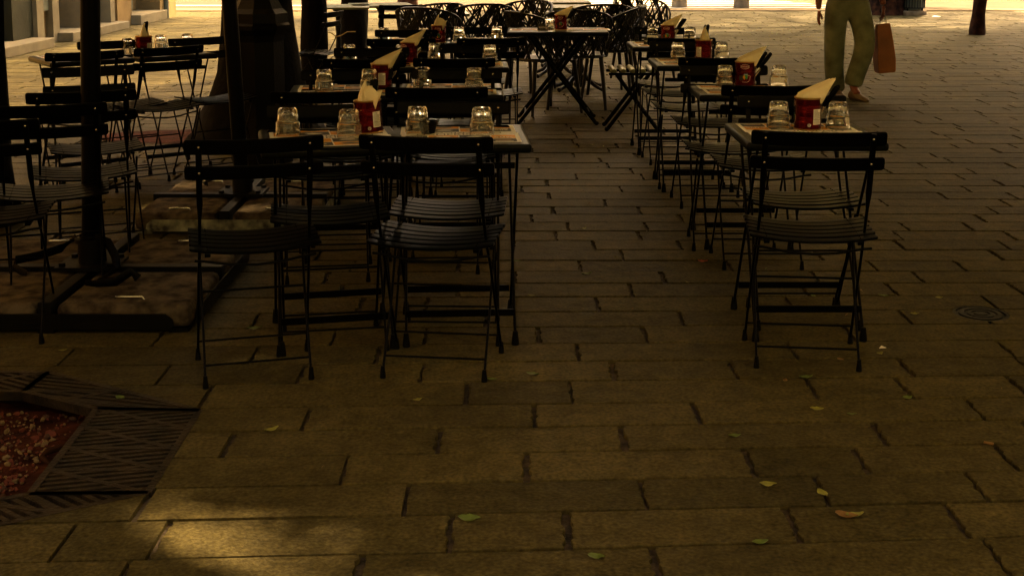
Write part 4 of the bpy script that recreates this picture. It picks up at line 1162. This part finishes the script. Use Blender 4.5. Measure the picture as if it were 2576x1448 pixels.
for (x, y, yaw, zz) in ((-.055, .06, 0, 0), (.06, -.17, .25, .0)):
    bm = bmesh.new(); rows = []
    for i, (yy, w, h) in enumerate([(.10, .03, .06), (.08, .038, .085), (.02, .040, .095), (-.05, .042, .06), (-.12, .045, .045), (-.17, .036, .036), (-.19, .018, .02)]):
        rows.append([bm.verts.new((w*math.cos(2*PI*k/12)*(1), yy, max(0, h/2+h/2*math.sin(2*PI*k/12)))) for k in range(12)])
    for a, b in zip(rows, rows[1:]):
        for k in range(12): bm.faces.new((a[k], a[(k+1) % 12], b[(k+1) % 12], b[k]))
    bm.faces.new(rows[0]); bm.faces.new(rows[-1])
    o = new("shoe", bm, M["shoe"], per); o.location = (x, y, zz); o.rotation_euler = (0, 0, yaw)
# bag
bag = empty("paper_bag", pp+Vector((.345, -.05, .235))); bag.rotation_euler = (0, math.radians(-5), .15); tag(bag, "tall narrow brown paper bag hanging from the walking person's hand", "bag")
bm = bmesh.new(); rows = []
for (z, w, d) in ((0, .070, .045), (.015, .082, .050), (.12, .088, .052), (.25, .078, .042), (.38, .068, .028), (.44, .062, .018)):
    rows.append([bm.verts.new((sx*w+R.uniform(-.003, .003), sy*d, z)) for sx, sy in ((-1, -1), (-.4, -1.05), (.3, -1.02), (1, -1), (1.02, 0), (1, 1), (0, 1.05), (-1, 1), (-1.03, 0))])
for a, b in zip(rows, rows[1:]):
    for k in range(9): bm.faces.new((a[k], a[(k+1) % 9], b[(k+1) % 9], b[k]))
bm.faces.new(rows[0])
b_ = new("bag_body", bm, M["kraft"], bag, smooth=False, bevel=.003)
for s in (-1, 1):
    bm = bmesh.new(); tube(bm, [(-.03, s*.016, .43), (-.022, s*.01, .50), (0, s*.004, .525), (.022, s*.01, .50), (.03, s*.016, .43)], .0022, 6); new("cord_handle", bm, M["ink"], bag)

# ------------------------------------------------------------------ fallen leaves and litter
def leaf_mesh(seed, L=.05, w=.016):
    rr = random.Random(seed); bm = bmesh.new(); n = 7; rows = []
    cb = rr.uniform(.2, .5); 
    for i in range(n):
        t = i/(n-1); ww = w*math.sin(PI*min(1, t*1.02+.02))**.8*(1-.2*t)+.0008
        x = (t-.5)*L; z = .003+cb*.02*(2*t-1)**2+rr.uniform(0, .002)
        rows.append([bm.verts.new((x, -ww, z+.006*rr.uniform(.5, 1.2))), bm.verts.new((x, 0, z)), bm.verts.new((x, ww, z+.006*rr.uniform(.3, 1.3)))])
    for a, b in zip(rows, rows[1:]):
        for i in (0, 1): bm.faces.new((a[i], a[i+1], b[i+1], b[i]))
    return bm
LV = [(683, 1083, 'ly', 25, 1.25, "long yellow-green leaf on the paving right of the tree grate"), (1180, 1306, 'lg', 5, 1.5, "long green leaf near the bottom centre of the paving"), (1050, 1007, 'ly', 20, .9, "pale yellow leaf below the front middle chair"),
    (1340, 942, 'lg', -5, 1.2, "green leaf to the right of the front middle chair's feet"), (1500, 1401, 'lg', -30, 1.1, "green leaf at the bottom edge, right of centre"), (1848, 1097, 'lg', 5, 1.0, "small green leaf in the open paving below the right chair"),
    (1912, 1366, 'lg', 10, 1.1, "dark green leaf on a joint at the bottom right"), (1932, 1219, 'ly', -12, 1.2, "yellowish leaf left of the leaf pair in the lower right paving"), (2130, 1298, 'lo', -20, 1.5, "orange-brown leaf of the pair in the lower right paving"), (2150, 1297, 'ly', -3, 1.3, "yellow leaf of the pair in the lower right paving"),
    (2055, 1030, 'ly', -3, 1.1, "light green leaf below the right chair, above the open slabs"), (2143, 1042, 'lg', 12, .8, "small green leaf right of the light green one below the right chair"), (2283, 1001, 'lg', 15, 1.0, "green leaf on a joint at the right of the paving"), (2027, 950, 'lg', 0, 1.3, "wide green leaf just below the right chair's feet"),
    (1975, 957, 'lo', 70, .7, "small tan leaf just below the right chair's left foot"), (2213, 890, 'ly', 40, .8, "small yellow-green leaf right of the right chair's foot"), (2115, 905, 'lo', -40, .8, "tan leaf between the right chair's feet"), (640, 828, 'lg', 10, 1.5, "curled green leaf beneath the front left chair"),
    (303, 1001, 'lg', -30, 1.0, "green leaf lying on the tree grate's upper corner"), (1105, 728, 'lg', 60, .9, "green leaf under the front middle chair"), (1338, 745, 'ly', 10, .9, "small yellow leaf right of the front middle table's leg"), (1476, 690, 'lg', 5, 1.3, "broad green leaf in the middle of the aisle"),
    (1300, 658, 'lg', -5, 1.0, "green leaf at the left of the aisle beside the table legs"), (1468, 576, 'ly', 25, 1.0, "yellow leaf halfway down the aisle"), (1768, 659, 'lr', 10, 1.2, "dark red leaf left of the right chair's feet"), (2070, 1243, 'ly', -60, 1.2, "yellow leaf caught in a joint above the leaf pair"),
    (1237, 955, 'lg', -10, .9, "small dark green leaf by the front middle chair's right foot"), (158, 882, 'ly', 0, .8, "yellowish leaf in front of the parasol base"), (2300, 790, 'ly', -5, 1.0, "yellow leaf just left of the round iron cover"), (2046, 745, 'lg', -70, .8, "green leaf beneath the front right table"),
    (2222, 745, 'lg', -15, 1.1, "green leaf on the paving right of the front right table"), (2362, 749, 'ly', -10, .8, "yellow leaf above the round iron cover"), (1770, 530, 'lg', 0, .9, "green leaf under the right-hand row of chairs"), (1350, 410, 'lg', 10, 1.0, "green leaf in the far part of the aisle"), (1490, 365, 'ly', 5, 1.0, "yellow leaf near the wider table's right foot")]
for i, (x, y, m, a, s, l) in enumerate(LV):
    o = new("fallen_leaf", leaf_mesh(i), M[m], loc=at(x, y, .001)); o.rotation_euler = (R.uniform(-.05, .1), 0, math.radians(a)+R.uniform(-.3, .3)); s *= .74; o.scale = (s, s, s*.6); tag(o, l, "leaf", "fallen leaves on the paving")
bm = bmesh.new()
for k in range(2300):
    far = k > 520
    if far:
        y = R.uniform(9, 25.5); x = R.uniform(1.0, 11.5)
        if R.random() < .35: x = 4.5+R.gauss(0, 2.2); y = 20+R.gauss(0, 2.2)
        if y < 14 and R.random() < .6: continue
    else: x = R.uniform(-5.5, 6); y = R.uniform(2.6, 14)
    if -2.7 < x < -.9 and y < 4.2: continue
    L_ = R.uniform(.018, .045) if far else R.choice([.004, .006, .008, .02, .03])*R.uniform(.7, 1.3)
    a = R.uniform(0, 6.3); w = L_*R.uniform(.2, .4); c, s = math.cos(a), math.sin(a); z = .003
    q = [(-L_/2, 0, 0), (0, -w/2, R.uniform(0, .008)), (L_/2, 0, R.uniform(0, .006)), (0, w/2, R.uniform(0, .008))]
    f = bm.faces.new([bm.verts.new((x+u*c-v*s, y+u*s+v*c, z+t)) for u, v, t in q]); f.material_index = R.choice([0, 0, 1, 2, 3] if L_ > .015 else [2, 3, 3, 2])
tag(new("leaf_litter", bm, [M["ly"], M["lg"], M["lo"], M["bollard"]], smooth=False), "scattered small leaves and crumbs over the paving", "leaf litter", kind="stuff")
bm = bmesh.new(); tube(bm, [(-.013, 0, .0045), (.013, 0, .0045)], .004, 8); o = new("cigarette_butt", bm, M["lo"], loc=at(2487, 1117)); o.rotation_euler = (0, 0, -.5); tag(o, "orange cigarette butt on a joint near the right edge", "cigarette butt")
bm = bmesh.new(); bm.faces.new([bm.verts.new(q) for q in ((-.014, -.004, .003), (.006, -.010, .006), (.016, .004, .003), (-.002, .010, .009))]); o = new("paper_scrap", bm, M["white"], loc=at(2220, 877)); tag(o, "white paper scrap right of the front right chair's foot", "litter")
bm = bmesh.new(); bm.faces.new([bm.verts.new(q) for q in ((-.03, -.01, .003), (.02, -.02, .004), (.035, .004, .003), (-.002, .02, .012))]); o = new("paper_scrap", bm, M["white"], loc=at(2354, 43)); o.scale = (3, 3, 2); tag(o, "white paper scrap on the far paving right of the litter bin", "litter")

# ------------------------------------------------------------------ light
el = math.asin(SD.z); az = math.atan2(SD.x, SD.y)
sun = bpy.data.lights.new("sun", 'SUN'); so = bpy.data.objects.new("sun", sun); C.objects.link(so)
sun.energy = 2.7; sun.angle = math.radians(1.1); sun.color = (1, .66, .29)
so.rotation_euler = SD.to_track_quat('Z', 'Y').to_euler(); so.location = (5, 5, 20)
w = bpy.data.worlds.new("World"); sc.world = w; w.use_nodes = True; nt = w.node_tree
sky = nt.nodes.new("ShaderNodeTexSky"); sky.sky_type = 'NISHITA'; sky.sun_disc = False; sky.sun_elevation = el; sky.sun_rotation = az
sky.dust_density = 4; sky.air_density = 1.0
mx = nt.nodes.new("ShaderNodeMix"); mx.data_type = 'RGBA'; mx.blend_type = 'MULTIPLY'; mx.inputs["Factor"].default_value = 1
mx.inputs["B"].default_value = (1.0, .76, .50, 1)
bg = nt.nodes["Background"]; bg.inputs["Strength"].default_value = .12
nt.links.new(sky.outputs[0], mx.inputs["A"]); nt.links.new(mx.outputs["Result"], bg.inputs["Color"])
sc.view_settings.view_transform = 'Standard'; sc.view_settings.look = 'None'; sc.view_settings.gamma = 1; sc.view_settings.exposure = 4.35
sc.cycles.use_denoising = True
sc.cycles.max_bounces = 12; sc.cycles.transmission_bounces = 12; sc.cycles.transparent_max_bounces = 8; sc.cycles.diffuse_bounces = 4
sc.cycles.sample_clamp_indirect = 6
